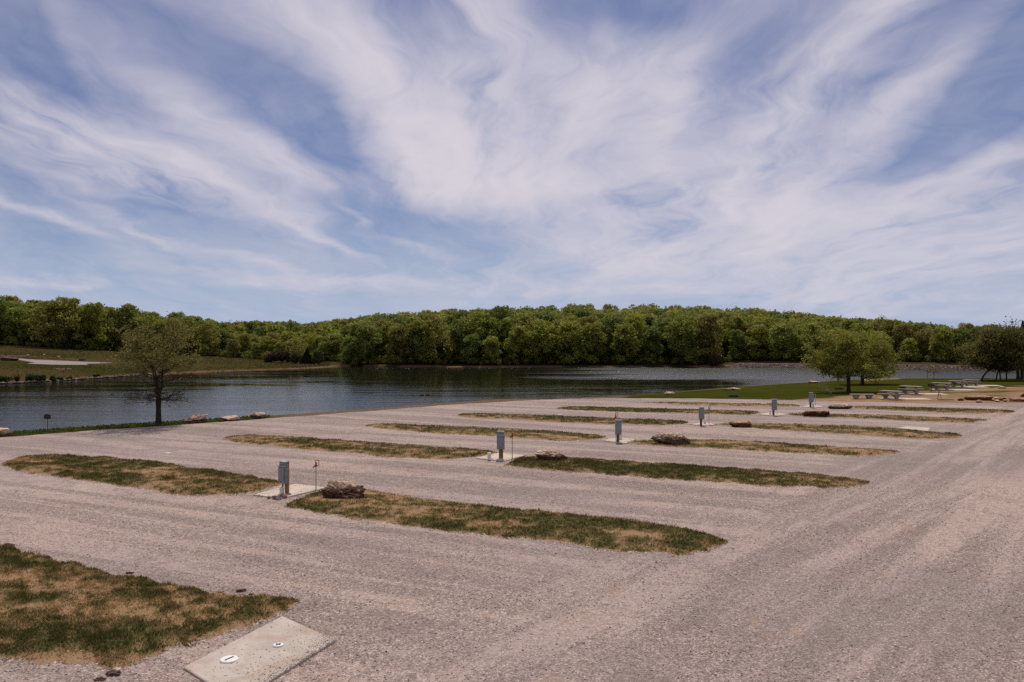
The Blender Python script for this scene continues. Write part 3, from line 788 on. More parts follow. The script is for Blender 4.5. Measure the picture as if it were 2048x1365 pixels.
PED = [(573, 990, -38, 'nearest grey electrical pedestal, on an orange-brown post with cobbles at its foot'),
       (1003, 918, -14, 'second nearest grey electrical pedestal, on a post behind its white pipe'),
       (1236.5, 885, -2, 'third grey electrical pedestal from the camera, hiding the stem of its hydrant'),
       (1402.5, 851.5, 0, 'fourth grey electrical pedestal from the camera, left of the low red boulder'),
       (1547.5, 831.5, 2, 'fifth grey electrical pedestal from the camera, beside a straight tall hydrant'),
       (1621.5, 815.3, 4, 'farthest grey electrical pedestal, near the pale jagged boulder')]
first = None
GP = 'electrical pedestals at the campsites'
for i, (u, v, a, lb) in enumerate(PED):
    x, y = W(u, v, .05)
    if i < 1: o = make_pedestal(R(a), 0)
    elif i == 1: o = first = make_pedestal(0, 0); o.rotation_euler.z = R(a)
    else: o = copy_tree(first); o.rotation_euler.z = R(a)
    o.location = (x, y + .07, .05)
    s_ = [1.0, 1.07, 1.0, .98, .98, 1.0][i]; o.scale = (s_ if i > 2 else 1, 1, s_)
    tag(o, lb, 'pedestal', GP)
    if i > 0:
        for ch in o.children:
            if ch.name.startswith('post'): ch.data.materials[0] = M['wood_old']

def make_hydrant():
    r_ = empty('water_hydrant', (0, 0, 0))
    b = MB(); b.tube([(0, 0, -.05), (0, 0, .5), (0, 0, .97)], [.021, .02, .02], 10); b.build('pipe', M['pipe'], r_)
    h = MB(); h.lathe([(.028, .94), (.045, .96), (.045, 1.01), (.03, 1.03), (.03, 1.10), (.038, 1.11), (.02, 1.14)], n=12)
    h.tube([(0, 0, 1.0), (-.05, -.02, .985), (-.09, -.035, .93)], [.024, .024, .02], 8)
    hd = h.build('head', M['red'], r_)
    s = MB(); s.tube([(-.088, -.034, .935), (-.10, -.038, .905)], [.027, .027], 10); s.build('spout', M['metal_dark'], hd)
    l = MB(); l.tube([(-.02, 0, 1.12), (-.02, 0, 1.20), (.10, 0, 1.205), (.115, 0, 1.17), (.115, 0, 1.04), (.095, 0, 1.0), (.03, 0, 1.005)], .013, 6)
    l.build('handle', M['red'], r_)
    return r_
HY_ = [(632, 980.5, 921, 'nearest red-headed water hydrant, beside the big boulder'),
       (1024.5, 918.5, 862, 'second nearest red-headed water hydrant, on the pad before the tan boulder'),
       (1231.5, 884, 825, 'red-headed water hydrant directly behind the third pedestal'),
       (1418, 849.5, 811.5, 'red-headed water hydrant right of the fourth pedestal'),
       (1554, 830, 787.5, 'tall red-headed water hydrant beside the fifth pedestal'),
       (1631, 814, 779.5, 'farthest water hydrant, a small red tip on a pale pipe')]
h0 = None
for i, (u, v, vt, lb) in enumerate(HY_):
    x, y = W(u, v, .06)
    if i == 2: x, y = W(u, 881.5, .05)
    o = make_hydrant() if h0 is None else copy_tree(h0); h0 = h0 or o
    H_ = (v - vt) * y / F
    if i == 2: H_ = (881.5 - vt) * y / F
    o.location = (x, y, .06); o.scale = (1, 1, H_ / 1.21); o.rotation_euler.z = R([0, 8, -10, 5, -30, 80][i])
    tag(o, lb, 'hydrant', 'yard hydrants at the campsites')
o = None
def make_cleanout():
    r_ = empty('cleanout_pipe', (0, 0, 0))
    MB().lathe([(.085, 0), (.085, .2), (.092, .2), (.092, .235)], n=20).build('pipe', M['white'], r_)
    c = MB(); c.lathe([(.10, .235), (.10, .285), (.085, .30)], n=20); c.box((0, 0, .31), (.05, .05, .03)); c.build('cap', M['white'], r_)
    return r_
CO = [(563.5, 989, 'white sewer pipe stub among the cobbles at the nearest post'), (978.5, 920, 'white capped pipe stub at the left of the second pad'),
      (1241.5, 880, 'white pipe stub half hidden behind the third post'), (1409.5, 848.5, 'white pipe stub between the fourth pedestal and its hydrant'),
      (1540.5, 829.5, 'white pipe stub left of the fifth pedestal'), (1626.5, 815, 'white pipe stub at the farthest pedestal')]
c0 = None
for i, (u, v, lb) in enumerate(CO):
    x, y = W(u, v, .06)
    o = make_cleanout() if c0 is None else copy_tree(c0); c0 = c0 or o
    o.location = (x, y, .06); o.scale = (1, 1, 1.15 if i != 0 else .95)
    tag(o, lb, 'pipe stub', 'white pipe stubs at the hookups')

# near slab with two white lids, far slab
A_ = W(565, 1232.6, .07); B_ = W(671.5, 1280, .07); C_ = W(367, 1334.6, .07); D_ = (A_[0] * -1 + B_[0] + C_[0], A_[1] * -1 + B_[1] + C_[1])
sl = pad_from([A_, B_, D_, C_], 'bare grey concrete slab with two white round lids in the near left corner', 'concrete_grey', .055, 'concrete_slab', 'concrete slabs in the gravel', True)
def lid(u, v, r_, lb, cross):
    x, y = W(u, v, .13)
    e = empty('access_lid', (x, y, .073))
    MB().lathe([(r_, 0), (r_, .02), (r_ * .94, .03)], n=28).build('disc', M['white'], e)
    b = MB(); b.box((0, 0, .034), (.022 if not cross else .016, r_ * 1.2, .012), rz=R(-30))
    if cross: b.box((0, 0, .0345), (r_ * 1.0, .016, .013), rz=R(-30))
    b.build('grip_bar', M['stick'] if True else None, e)
    tag(e, lb, 'lid', 'white lids on the near slab')
lid(458.5, 1314.5, .165, 'larger white round lid with a single bar, on the slab', False)
lid(556.5, 1286.3, .10, 'smaller white round lid with a cross mark, on the slab', True)
pad_from([(1795, 858.5), (1812, 854.8), (1861, 858.2), (1856, 864.5)], 'pale concrete slab lying by the road at the far right', 'concrete', .05, 'concrete_slab', 'concrete slabs in the gravel')
for (u, v, w_, lb) in [(1119, 829.8, 13, 'thin white slab fragment lying on the far gravel'), (335, 907.5, 17, 'thin white scrap lying on gravel beyond the left strip')]:
    x, y = W(u, v, .03); s_ = w_ * y / F
    b = MB(); b.add([(-.5 * s_, -.25 * s_, 0), (.3 * s_, -.35 * s_, 0), (.5 * s_, .1 * s_, 0), (-.1 * s_, .4 * s_, 0), (-.5 * s_, -.25 * s_, .03), (.3 * s_, -.35 * s_, .035), (.5 * s_, .1 * s_, .03), (-.1 * s_, .4 * s_, .03)],
                    [(4, 5, 6, 7), (0, 1, 5, 4), (1, 2, 6, 5), (2, 3, 7, 6), (3, 0, 4, 7)])
    o = b.build('slab_fragment', M['white']); o.location = (x, y, .03); tag(o, lb, 'fragment', 'white scraps on the gravel')

# ------------------------------------------------------------------ loose gravel chips (real stones near the camera)
def m_chip():
    m, nt, out = mat_new('gravel_chips'); N = NT(nt)
    r_ = N.n('ShaderNodeNewGeometry').outputs['Random Per Island']
    c = N.ramp(r_, [(0, (.10, .08, .07)), (.3, (.28, .225, .20)), (.7, (.44, .37, .34)), (.92, (.62, .54, .50)), (1, (.85, .80, .76))])
    N.bsdf(out, c, .9, None, .2); return m
n = 60000
th = RNG.uniform(R(-38), R(38), n); rad = 11.0 + 26 * RNG.random(n) ** 1.5
x = np.sin(th) * rad; y = np.cos(th) * rad
okk = np.ones(n, bool)
for k_, (t_, b_) in ISL.items():
    if k_ in 'ABC':
        poly = [W(*p) for p in t_] + [W(*p) for p in reversed(b_)]
        okk &= sdf(poly, x, y) > -RNG.exponential(.16, n)
sp = [A_, B_, D_, C_]; ds = sdf(sp, x, y)
okk &= ds > .03
okk &= RNG.random(n) < .35 + .65 * sstep(.40, .60, fbm(x * .6, y * .35, 4))
x, y = x[okk], y[okk]
# chips kicked onto the slab
m2 = 1500; tA = RNG.random(m2); tB = 1.02 - RNG.exponential(.10, m2) * (.35 + 1.3 * vn(tA * 7, tA * 0)); tB[:380] = RNG.random(380) ** .6; tB = np.clip(tB, 0, 1.02)
# dense along the outer (right/front) side
sx = C_[0] + (A_[0] - C_[0]) * tA + (B_[0] - A_[0]) * tB; sy = C_[1] + (A_[1] - C_[1]) * tA + (B_[1] - A_[1]) * tB
ex_, ey_ = [], []
for cs_, _l in PADS[:4]:
    Pp = [W(*c) for c in cs_]; cxm = sum(p[0] for p in Pp) / 4; cym = sum(p[1] for p in Pp) / 4
    for i in range(4):
        a_1, b_1 = Pp[i], Pp[(i + 1) % 4]; k_n = 45; t = RNG.random(k_n); inw = RNG.random(k_n) ** 3 * .35
        qx = a_1[0] + (b_1[0] - a_1[0]) * t; qy = a_1[1] + (b_1[1] - a_1[1]) * t
        ex_.append(qx + (cxm - qx) * inw); ey_.append(qy + (cym - qy) * inw)
ex_ = np.concatenate(ex_); ey_ = np.concatenate(ey_)
zz = np.r_[np.full(len(x), .03), np.full(len(ex_), .076), np.full(m2, .077)]
x = np.r_[x, ex_]; y = np.r_[y, ey_]
x = np.r_[x, sx]; y = np.r_[y, sy]; n = len(x)
sz = (.006 + .011 * RNG.random(n) ** 2.4) * (1 + .012 * y); sz[-m2:] *= .75
base = np.array([(1, 0, 0), (0, 1, 0), (-1, 0, 0), (0, -1, 0), (0, 0, 1), (0, 0, -1)], float)
rot = RNG.random(n) * 6.283; cr, sr = np.cos(rot), np.sin(rot)
S = sz[:, None] * np.stack([1 + .7 * RNG.random(n), .7 + .5 * RNG.random(n), .45 + .45 * RNG.random(n)], 1)
B = base[None] * S[:, None, :] + RNG.normal(0, .22, (n, 6, 3)) * sz[:, None, None]
Vv = np.stack([B[..., 0] * cr[:, None] - B[..., 1] * sr[:, None] + x[:, None], B[..., 0] * sr[:, None] + B[..., 1] * cr[:, None] + y[:, None], B[..., 2] + zz[:, None] + .3 * sz[:, None]], -1).reshape(-1, 3)
t8 = np.array([(0, 1, 4), (1, 2, 4), (2, 3, 4), (3, 0, 4), (1, 0, 5), (2, 1, 5), (3, 2, 5), (0, 3, 5)])
Fq = (t8[None] + (np.arange(n) * 6)[:, None, None]).reshape(-1, 3)
tag(np_mesh('gravel_chips', Vv, Fq, m_chip()), 'loose grey and pinkish stone chips on the near gravel', 'gravel', kind='stuff')

# ------------------------------------------------------------------ picnic ground
def make_table():
    r_ = empty('picnic_table', (0, 0, 0))
    MB().box((0, 0, .74), (.92, 1.95, .085), bev=.02).build('table_top', M['table'], r_)
    for s in (-1, 1):
        b = MB()
        prof = [(-.13, 0), (-.62, .36), (-.80, .40), (-.80, .46), (-.56, .46), (-.16, .30), (-.20, .60), (-.36, .70), (.36, .70), (.20, .60), (.16, .30), (.56, .46), (.80, .46), (.80, .40), (.62, .36), (.13, 0)]
        prof = [(-.26, 0), (-.24, .14), (-.62, .33), (-.86, .39), (-.86, .445), (-.55, .445), (-.17, .36), (-.17, .58), (-.36, .697), (.36, .697), (.17, .58), (.17, .36), (.55, .445), (.86, .445), (.86, .39), (.62, .33), (.24, .14), (.26, 0)]
        t = .075; y0 = s * .56
        v = [(p, y0 - t, q) for p, q in prof] + [(p, y0 + t, q) for p, q in prof]; k = len(prof)
        # centre points to fill the concave outline as strips
        f = [(i, (i + 1) % k, (i + 1) % k + k, i + k) for i in range(k)]
        half = k // 2
        for o_ in (0, k):
            for i in range(half - 1):
                q = (o_ + i, o_ + k - 1 - i, o_ + k - 2 - i, o_ + i + 1)
                f.append(q if o_ == 0 else tuple(reversed(q)))
        b.add(v, f); b.build('leg', M['table'], r_)
    for s in (-1, 1):
        MB().box((s * .74, 0, .483), (.36, 1.85, .075), bev=.018).build('seat', M['table'], r_)
    return r_
PT = [(1790, 799.5, -20, 1.0, 'nearest concrete picnic table, with a clear gap seen under its top'),
      (1829, 789.5, -16, 1.0, 'second concrete picnic table, behind the nearest one with a dark grill at its left'),
      (1891, 779.5, -14, 1.0, 'third concrete picnic table, right of the free-standing black grill'),
      (1922, 773, -12, 1.0, 'fourth concrete picnic table with a black grill at its left end'),
      (1950, 770, -10, 1.0, 'farthest concrete picnic table, before the leaning tree')]
t0 = None
for i, (u, v, a, s_, lb) in enumerate(PT):
    x, y = W(u, v, .05)
    o = make_table() if t0 is None else copy_tree(t0); t0 = t0 or o
    z = H1(x, y) + .07
    if i >= 3: z = max(z, -.1)
    o.location = (x, y + .8, z); o.rotation_euler.z = R(a + 55); o.scale = (s_,) * 3
    o.scale = tuple([.98, 1.05, 1.0, .95, .95][i] for _ in range(3))
    tag(o, lb, 'picnic table', 'concrete picnic tables on the picnic ground')
    cx, cy = x + .8, y + .5; L_, D2 = 2.2, 1.3
    b = MB(); b.box((0, 0, 0), (L_ * 2, D2 * 1.6, .10), bev=.02)
    p = b.build('concrete_pad', M['concrete']); p.location = (cx + .6, cy + .4, z - .05); p.rotation_euler.z = R(-4)
    tag(p, ['pad under the nearest picnic table', 'pad under the second picnic table from the camera', 'pad under the third picnic table beside the free-standing grill', 'pad under the fourth picnic table', 'pad under the farthest picnic table'][i], 'concrete pad', 'concrete pads under the picnic tables')
# low bench
x, y = W(1728.5, 798.5, 0)
r_ = empty('concrete_bench', (x, y + .4, 0.0)); r_.rotation_euler.z = R(-3)
MB().box((0, 0, .42), (2.25, .75, .075), bev=.02).build('bench_top', M['table'], r_)
for s in (-1, 1):
    b = MB(); b.box((s * .62, 0, .19), (.46, .5, .385), rot=Matrix.Rotation(0, 3, 'Z'), bev=.015)
    for i in range(len(b.v)):
        p = b.v[i]; k = .62 + .75 * (p[2] / .385) ** 2
        b.v[i] = (s * .62 + (p[0] - s * .62) * k, p[1], p[2])
    b.build('leg', M['table'], r_)
tag(r_, 'low concrete bench with flared legs, left of the picnic tables', 'bench')

def make_grill():
    r_ = empty('park_grill', (0, 0, 0))
    MB().tube([(0, 0, -.1), (0, 0, .58)], .04, 10).build('post', M['metal_dark'], r_)
    b = MB(); b.box((0, 0, .59), (.52, .42, .02)); b.box((0, .20, .69), (.52, .02, .22)); b.box((-.25, 0, .66), (.02, .40, .16)); b.box((.25, 0, .66), (.02, .40, .16)); b.box((0, -.205, .64), (.52, .02, .09))
    b.build('firebox', M['metal_dark'], r_)
    g = MB()
    for i in range(9): g.tube([(-.24, -.18 + i * .045, .72), (.24, -.18 + i * .045, .72)], .007, 5)
    g.build('grate', M['metal_dark'], r_)
    return r_
g0 = None
for i, (u, v, s_, lb) in enumerate([(1862.5, 783, 1.0, 'free-standing black park grill on a post between picnic tables'),
                                  (1804, 789, 1.0, 'black park grill at the left end of the second picnic table'),
                                  (1908.5, 776, 1.0, 'black park grill at the left end of the fourth picnic table')]):
    x, y = W(u, v, 0)
    o = make_grill() if g0 is None else copy_tree(g0); g0 = g0 or o
    o.location = (x, y, H1(x, y) + .02); o.scale = (1.08 if i == 0 else .95,) * 3
    tag(o, lb, 'grill', 'black park grills')
# fire rings
def make_ring():
    b = MB(); n = 28; prof = [(.42, 0), (.45, 0), (.45, .22), (.42, .22)]
    for k in range(n):
        t = 2 * math.pi * k / n
        for r_, z in prof: b.v.append((r_ * math.cos(t), r_ * math.sin(t), z))
    for k in range(n):
        j = (k + 1) % n
        for i in range(4): b.f.append((k * 4 + i, j * 4 + i, j * 4 + (i + 1) % 4, k * 4 + (i + 1) % 4))
    return b.build('fire_ring', M['metal_dark'])
f0 = None
for i, (u, v, w_, lb) in enumerate([(1467, 794.5, 21, 'dark steel fire ring on the lawn near the gravel'), (1678.5, 779.5, 18, 'dark steel fire ring on the lawn left of the near oak')]):
    x, y, z = hit(u, v, 60)
    o = make_ring() if f0 is None else f0.copy()
    if f0 is not None: COL.objects.link(o)
    f0 = f0 or o
    s_ = w_ * y / F / .9; o.location = (x, y, H1(x, y) - .02); o.scale = (s_, s_, .9)
    tag(o, lb, 'fire ring', 'fire rings on the lawn')
# wooden stake frame
x, y = W(1879, 798, 0)
r_ = empty('stake_frame', (x, y, 0))
for p in ((-.22, 0), (.20, .05), (.0, .25)):
    MB().tube([(p[0], p[1], 0), (0, .08, .88)], .018, 6).build('leg', M['stick'], r_)
MB().tube([(-.16, .01, .42), (.15, .05, .42)], .014, 6).build('brace', M['stick'], r_)
tag(r_, 'thin three-legged stake frame standing on tan ground', 'stake frame')
b = MB(); b.box((0, 0, .03), (1.6, .12, .05), bev=.01); o = b.build('plank', M['stick']); x, y = W(1891, 800.5, 0); o.location = (x, y, .0); o.rotation_euler.z = R(3)
tag(o, 'dark flat plank lying on the ground by the stake frame', 'plank')
b = MB(); b.tube([(-1.1, 0, .06), (-.4, .05, .09), (.3, -.03, .07), (1.1, .03, .05)], [.05, .06, .05, .03], 8); o = b.build('fallen_branch', M['stick']); x, y = W(2030, 774.5, 0); o.location = (x, y, H1(x, y)); 
tag(o, 'fallen branch lying on tan ground at the far right', 'branch')
b = MB(); b.box((0, 0, .08), (1.1, .3, .12), bev=.02); o = b.build('log', M['stick']); x, y, z = hit(1972, 758.5, 90); o.location = (x, y, H1(x, y)); tag(o, 'short dark log at the shore beside the leaning tree', 'log')
# marker posts
x, y, z = hit(1676.5, 764.5, 90)
r_ = empty('mooring_post', (x, y, H1(x, y) - .05))
MB().tube([(0, 0, 0), (0, 0, .6), (.0, 0, 1.25)], [.08, .075, .05], 8).build('post', M['stick'], r_)
MB().box((-.03, 0, .62), (.28, .2, .55), bev=.03).build('life_box', M['bark_grey'], r_)
tag(r_, 'short weathered post with a box on it, standing at the shore left of the oaks', 'post')
x, y, z = hit(1855, 757.5, 90)
r_ = empty('lantern_post', (x, y, H1(x, y)))
MB().tube([(0, 0, 0), (0, 0, 1.25)], .035, 8).build('post', M['metal_dark'], r_)
MB().lathe([(.05, 1.2), (.13, 1.25), (.14, 1.5), (.16, 1.52), (.03, 1.62)], n=10).build('lantern', M['metal_dark'], r_)
tag(r_, 'thin dark post with a lantern-like head at the shore', 'post')
# sign by the lake on the left
x, y = W(95, 866.5, 0)
r_ = empty('lakeside_sign', (x, y, -.05))
MB().tube([(0, 0, 0), (0, 0, 1.1)], .018, 8).build('post', M['metal_dark'], r_)
b = MB(); w2 = .215; prof = [(-w2, .93), (w2, .93), (w2, 1.17), (w2 * .7, 1.22), (0, 1.245), (-w2 * .7, 1.22), (-w2, 1.17)]
k = len(prof)
b.add([(p, -.035, q) for p, q in prof] + [(p, -.012, q) for p, q in prof], [tuple(range(k)), tuple(reversed(range(k, 2 * k)))] + [((i + 1) % k, i, i + k, (i + 1) % k + k) for i in range(k)])
b.build('sign_panel', M['sign_dark'], r_)
tag(r_, 'small dark sign with an arched top on a thin post by the water', 'sign')

# sprinkler head with its faint fan of spray
x, y = W(1664, 793.5, 0)
r_ = empty('lawn_sprinkler', (x, y, 0)); MB().lathe([(.05, 0), (.05, .12), (.03, .14), (.03, .2)], n=10).build('body', M['metal_dark'], r_)
MB().box((.03, 0, .2), (.12, .03, .03)).build('nozzle', M['metal_dark'], r_)
tag(r_, 'small lawn sprinkler throwing a faint spray near the tan ground', 'sprinkler')
nd = 1500; rr = RNG.random(nd); t = rr ** .8
ang = RNG.normal(0, .22, nd)
dx = -t * 3.3 * np.cos(ang) + .3 * t; dy = t * 3 * np.sin(ang); dz = .2 + 2.4 * t * (1 - t * .62) * (1 + .25 * RNG.normal(0, 1, nd))
pts = np.stack([x + dx * (.3 + .7 * RNG.random(nd)), y + dy, np.maximum(dz, .05)], 1)
q = .002 + .004 * RNG.random(nd)
bs = np.array([(1, 0, -.5), (-.5, .87, -.5), (-.5, -.87, -.5), (0, 0, 1)], float)
Vv = (pts[:, None] + bs[None] * q[:, None, None]).reshape(-1, 3)
tf = np.array([(0, 1, 3), (1, 2, 3), (2, 0, 3), (0, 2, 1)])
tag(np_mesh('water_spray', Vv, (tf[None] + (np.arange(nd) * 4)[:, None, None]).reshape(-1, 3), M['white']), 'faint drops of spray from the lawn sprinkler', 'spray', kind='stuff')

# ------------------------------------------------------------------ far field: gravel turnout, soil heap, stones, dam
def drape(name, poly_px, mat, label, kind='structure', step=1.2, lift=.05, cat=None):
    P = [hit(u, v, 100)[:2] for u, v in poly_px]
    xs = [p[0] for p in P]; ys = [p[1] for p in P]
    n = 90
    A, B = np.meshgrid(np.linspace(min(xs) - 1, max(xs) + 1, n), np.linspace(min(ys) - 1, max(ys) + 1, n))
    s = sdf(P, A, B) + (fbm(A * .6, B * .6, 3) - .5) * .6
    Z = hgt(A, B) + lift
    I = np.arange(n * n).reshape(n, n)
    Fq = np.stack([I[:-1, :-1], I[:-1, 1:], I[1:, 1:], I[1:, :-1]], -1).reshape(-1, 4)
    ins = (s.ravel() < 0); keep = ins[Fq].all(1)
    return tag(np_mesh(name, np.stack([A.ravel(), B.ravel(), Z.ravel()], 1), Fq[keep], mat, smooth=True), label, cat or name.replace('_', ' '), kind=kind)
M['gravel_far'] = simple('gravel_far', (.27, .23, .215), .95, .15, 2, .3, .05, .1)
M['dirt_far'] = simple('dirt_far', (.12, .065, .042), .95, .3, 1.2, .3, .05, .1)
drape('gravel_turnout', [(24, 716.5), (61, 719.6), (123, 722.3), (176, 724.6), (229, 726.6), (200, 728), (176, 728.4), (178, 731), (105, 730.5), (53, 728.3), (66, 726), (44, 722)], M['gravel_far'], 'pale gravel turnout in the field across the lake')
drape('bare_soil', [(105, 737.6), (140, 737.4), (147, 739.4), (125, 740.6), (106, 739.5)], M['dirt_far'], 'bare tan soil patch in the far field')
drape('bare_soil', [(0, 711), (50, 712.5), (170, 720.5), (168, 721.3), (60, 714.5), (0, 713)], M['dirt_far'], 'reddish bare soil band above the far turnout')
x, y, z = hit(6, 721, 100)
o = rock_mesh('soil_heap', (46 * y / F, 3.5, 8.5 * y / F), 201, M['mound'], lump=.35, flat=.1, smooth=True); o.location = (x, y + 1, z - .1)
tag(o, 'dark red-brown heap of soil at the left edge across the lake', 'soil heap')
for i, (u, v, w_, lb) in enumerate([(56, 711.3, 7, 'left of three white stones high in the far field'), (89, 710.3, 5, 'middle of three white stones high in the far field'), (118, 714, 6, 'right of three white stones high in the far field')]):
    x, y, z = hit(u, v, 100)
    o = rock_mesh('stone', (w_ * y / F, .6, 1.6 * y / F), 210 + i, M['rock_pale'], sub=3); o.location = (x, y, z); tag(o, lb, 'stone', 'white stones in the far field')
x, y, z = hit(164, 722, 100)
r_ = empty('park_grill', (x, y, z)); k_ = y / F
MB().box((-.6 * k_, 0, 2.2 * k_), (9 * k_, .6, 3.0 * k_), bev=.04).build('firebox', M['metal_dark'], r_)
MB().tube([(-.6 * k_, 0, 0), (-.6 * k_, 0, 1.2 * k_)], .08, 8).build('post', M['metal_dark'], r_)
tag(r_, 'black box grill across the lake beside the far turnout', 'grill')
x, y, z = hit(170, 722, 100)
MB().box((0, 0, .62), (.28, .18, 1.3), bev=.02)
r_ = empty('electrical_pedestal', (x, y, z)); MB().box((0, 0, .55), (.18, .16, 1.1), bev=.01).build('post', M['wood_old'], r_)
MB().box((0, -.14, .85), (.30, .14, .6), bev=.01).build('cabinet', M['metal_grey'], r_)
tag(r_, 'small grey pedestal across the lake behind the black grill', 'pedestal')
x, y, z = hit(202, 737, 100)
r_ = empty('marker_post', (x, y, z)); MB().tube([(0, 0, 0), (0, 0, 1.3)], .04, 6).build('post', M['metal_dark'], r_); MB().box((0, -.03, 1.3), (.2, .05, .3)).build('plate', M['metal_grey'], r_)
tag(r_, 'thin marker post in the field across the lake', 'marker post')

# shoreline stones of the far field (left) as one scatter
def scatter_stones(name, pts, sizes, mat, label):
    n = len(pts); k = 6
    base = np.array([(1, 0, 0), (0, 1, 0), (-1, 0, 0), (0, -1, 0), (0, 0, .8), (0, 0, -.8)], float)
    B = base[None] * sizes[:, None, None] * np.stack([1 + RNG.random(n), .8 + .4 * RNG.random(n), .5 + .4 * RNG.random(n)], 1)[:, None, :]
    B = B + RNG.normal(0, .2, B.shape) * sizes[:, None, None]
    Vv = (B + pts[:, None]).reshape(-1, 3)
    return tag(np_mesh(name, Vv, (t8[None] + (np.arange(n) * 6)[:, None, None]).reshape(-1, 3), mat), label, 'stones', kind='stuff')
def m_stones():
    m, nt, out = mat_new('shore_stones'); N = NT(nt)
    r_ = N.n('ShaderNodeNewGeometry').outputs['Random Per Island']
    N.bsdf(out, N.ramp(r_, [(0, (.06, .045, .036)), (.5, (.15, .115, .095)), (1, (.32, .26, .23))]), .95, None, .1); return m
M['stones'] = m_stones()
pts = []
for a, b in [((-60, 771), (0, 768.5)), ((0, 768.5), (50, 766.5)), ((50, 766.5), (100, 763.5)), ((100, 763.5), (150, 760.5)), ((150, 760.5), (200, 757)), ((200, 757), (300, 750))]:
    cnt = 260 if b[0] <= 200 else 140
    for _ in range(cnt):
        t = random.random(); x, y = W(a[0] + (b[0] - a[0]) * t, a[1] + (b[1] - a[1]) * t, ZW)
        y += random.gauss(.3, .45); pts.append((x, y, ZW + .05 + random.random() * .12))
pts = np.array(pts); scatter_stones('shore_stones', pts, .06 + .22 * RNG.random(len(pts)) ** 2.5, M['stones'], 'pale stones edging the far field shore')
# weeds on the field and tufts along the near bank
nw = 15000; uw = RNG.uniform(-120, 660, nw); tw_ = RNG.random(nw)
yw = R0(uw) + .4 + tw_ ** .9 * np.maximum(TW(uw) - .5, .2); xw = (uw - CX) / F * yw
kp = fbm(xw * .12 + 3, yw * .12, 4) + .25 * RNG.random(nw) > .52; xw, yw = xw[kp], yw[kp]
mid = hit(120, 725, 100); kp = ~((np.abs((CX + F * xw / yw) - 125) < 110) & (np.abs(HY + (EYE - hgt(xw, yw)) * F / yw - 725) < 6)); xw, yw = xw[kp], yw[kp]
zw = hgt(xw, yw)
tb = np.linspace(0, 1, 2600); un = RNG.uniform(-60, 540, 2600); vn_ = np.interp(un, [p[0] for p in edge_px], [p[1] for p in edge_px])
yn = EYE * F / (vn_ - HY) + RNG.uniform(.15, 3.2, 2600); xn = (un - CX) / F * yn; zn = hgt(xn, yn)
xa = np.r_[xw, xn]; ya = np.r_[yw, yn]; za = np.r_[zw, zn]; nA = len(xa)
szw = np.r_[RNG.uniform(.10, .34, len(xw)), RNG.uniform(.05, .13, len(xn))]
Pq = np.stack([xa, ya, za + szw * .35], 1); Nq = RNG.normal(0, 1, (nA, 3)); Nq[:, 2] *= .3; Nq /= np.linalg.norm(Nq, axis=1)[:, None]
Vq, Fq2 = cards(Pq, Nq, szw * .6)
pal = np.array([(.085, .09, .022), (.12, .095, .04), (.15, .11, .055), (.06, .07, .02), (.10, .08, .035)])
cq = pal[RNG.integers(0, 5, nA)]; cq[len(xw):] = np.array([(.07, .085, .016)]) * RNG.uniform(.7, 1.3, (len(xn), 1))
tag(np_mesh('weeds', Vq, Fq2, M['leaf_far'], cols={'tcol': np.repeat(cq, 4, 0)}), 'rough weeds and tufts on the field and the near bank', 'weeds', kind='stuff')
# dam
dp = [W(u, v, ZW) for u, v in [(1440, 734.9), (1480, 735.5), (1640, 737.5), (1800, 739.6), (1930, 741.3), (2048, 743), (2300, 747)]]
dp = np.array(dp); seg = np.r_[0, np.cumsum(np.hypot(*np.diff(dp, axis=0).T))]; t_ = np.arange(0, seg[-1], 1.0)
bx = np.interp(t_, seg, dp[:, 0]); by = np.interp(t_, seg, dp[:, 1])
prof = [(-1.6, -.5), (-.2, .1), (1.2, .55), (2.6, .92), (3.4, .98), (6.0, 1.0), (7.0, .6), (9.5, -.2)]
V = []
for o_, h_ in prof:
    hh = h_ * np.clip(t_ / 6, .35, 1)
    V.append(np.stack([bx + .1 * o_, by + o_, ZW + hh + .06 * (fbm(t_ * .7, t_ * 0 + o_ * 3, 3) - .5)], 1))
V = np.concatenate(V); I = np.arange(len(V)).reshape(len(prof), len(t_))
Fq = np.stack([I[:-1, :-1], I[:-1, 1:], I[1:, 1:], I[1:, :-1]], -1).reshape(-1, 4)
M['dam'] = m_col_ground('dam_soil', 1.0)
dcol = np.zeros((len(V), 3)); zz = V[:, 2] - ZW
dcol[:] = np.where((zz > .9)[:, None], C(.10, .085, .045), C(.11, .09, .08))
tag(np_mesh('embankment', V, Fq, M['dam'], cols={'col': dcol}), 'low stone-faced dam closing the lake on the right', 'dam', kind='structure')
n = 9000; ti = RNG.random(n) * t_[-1]; oo = -.3 + 3.4 * RNG.random(n)
px = np.interp(ti, t_, bx); py = np.interp(ti, t_, by) + oo
pz = ZW + np.interp(oo, [p[0] for p in prof], [p[1] for p in prof]) * np.clip(ti / 6, .35, 1)
scatter_stones('riprap', np.stack([px, py, pz], 1), .08 + .16 * RNG.random(n) ** 2, M['stones'], 'broken rock facing of the dam')

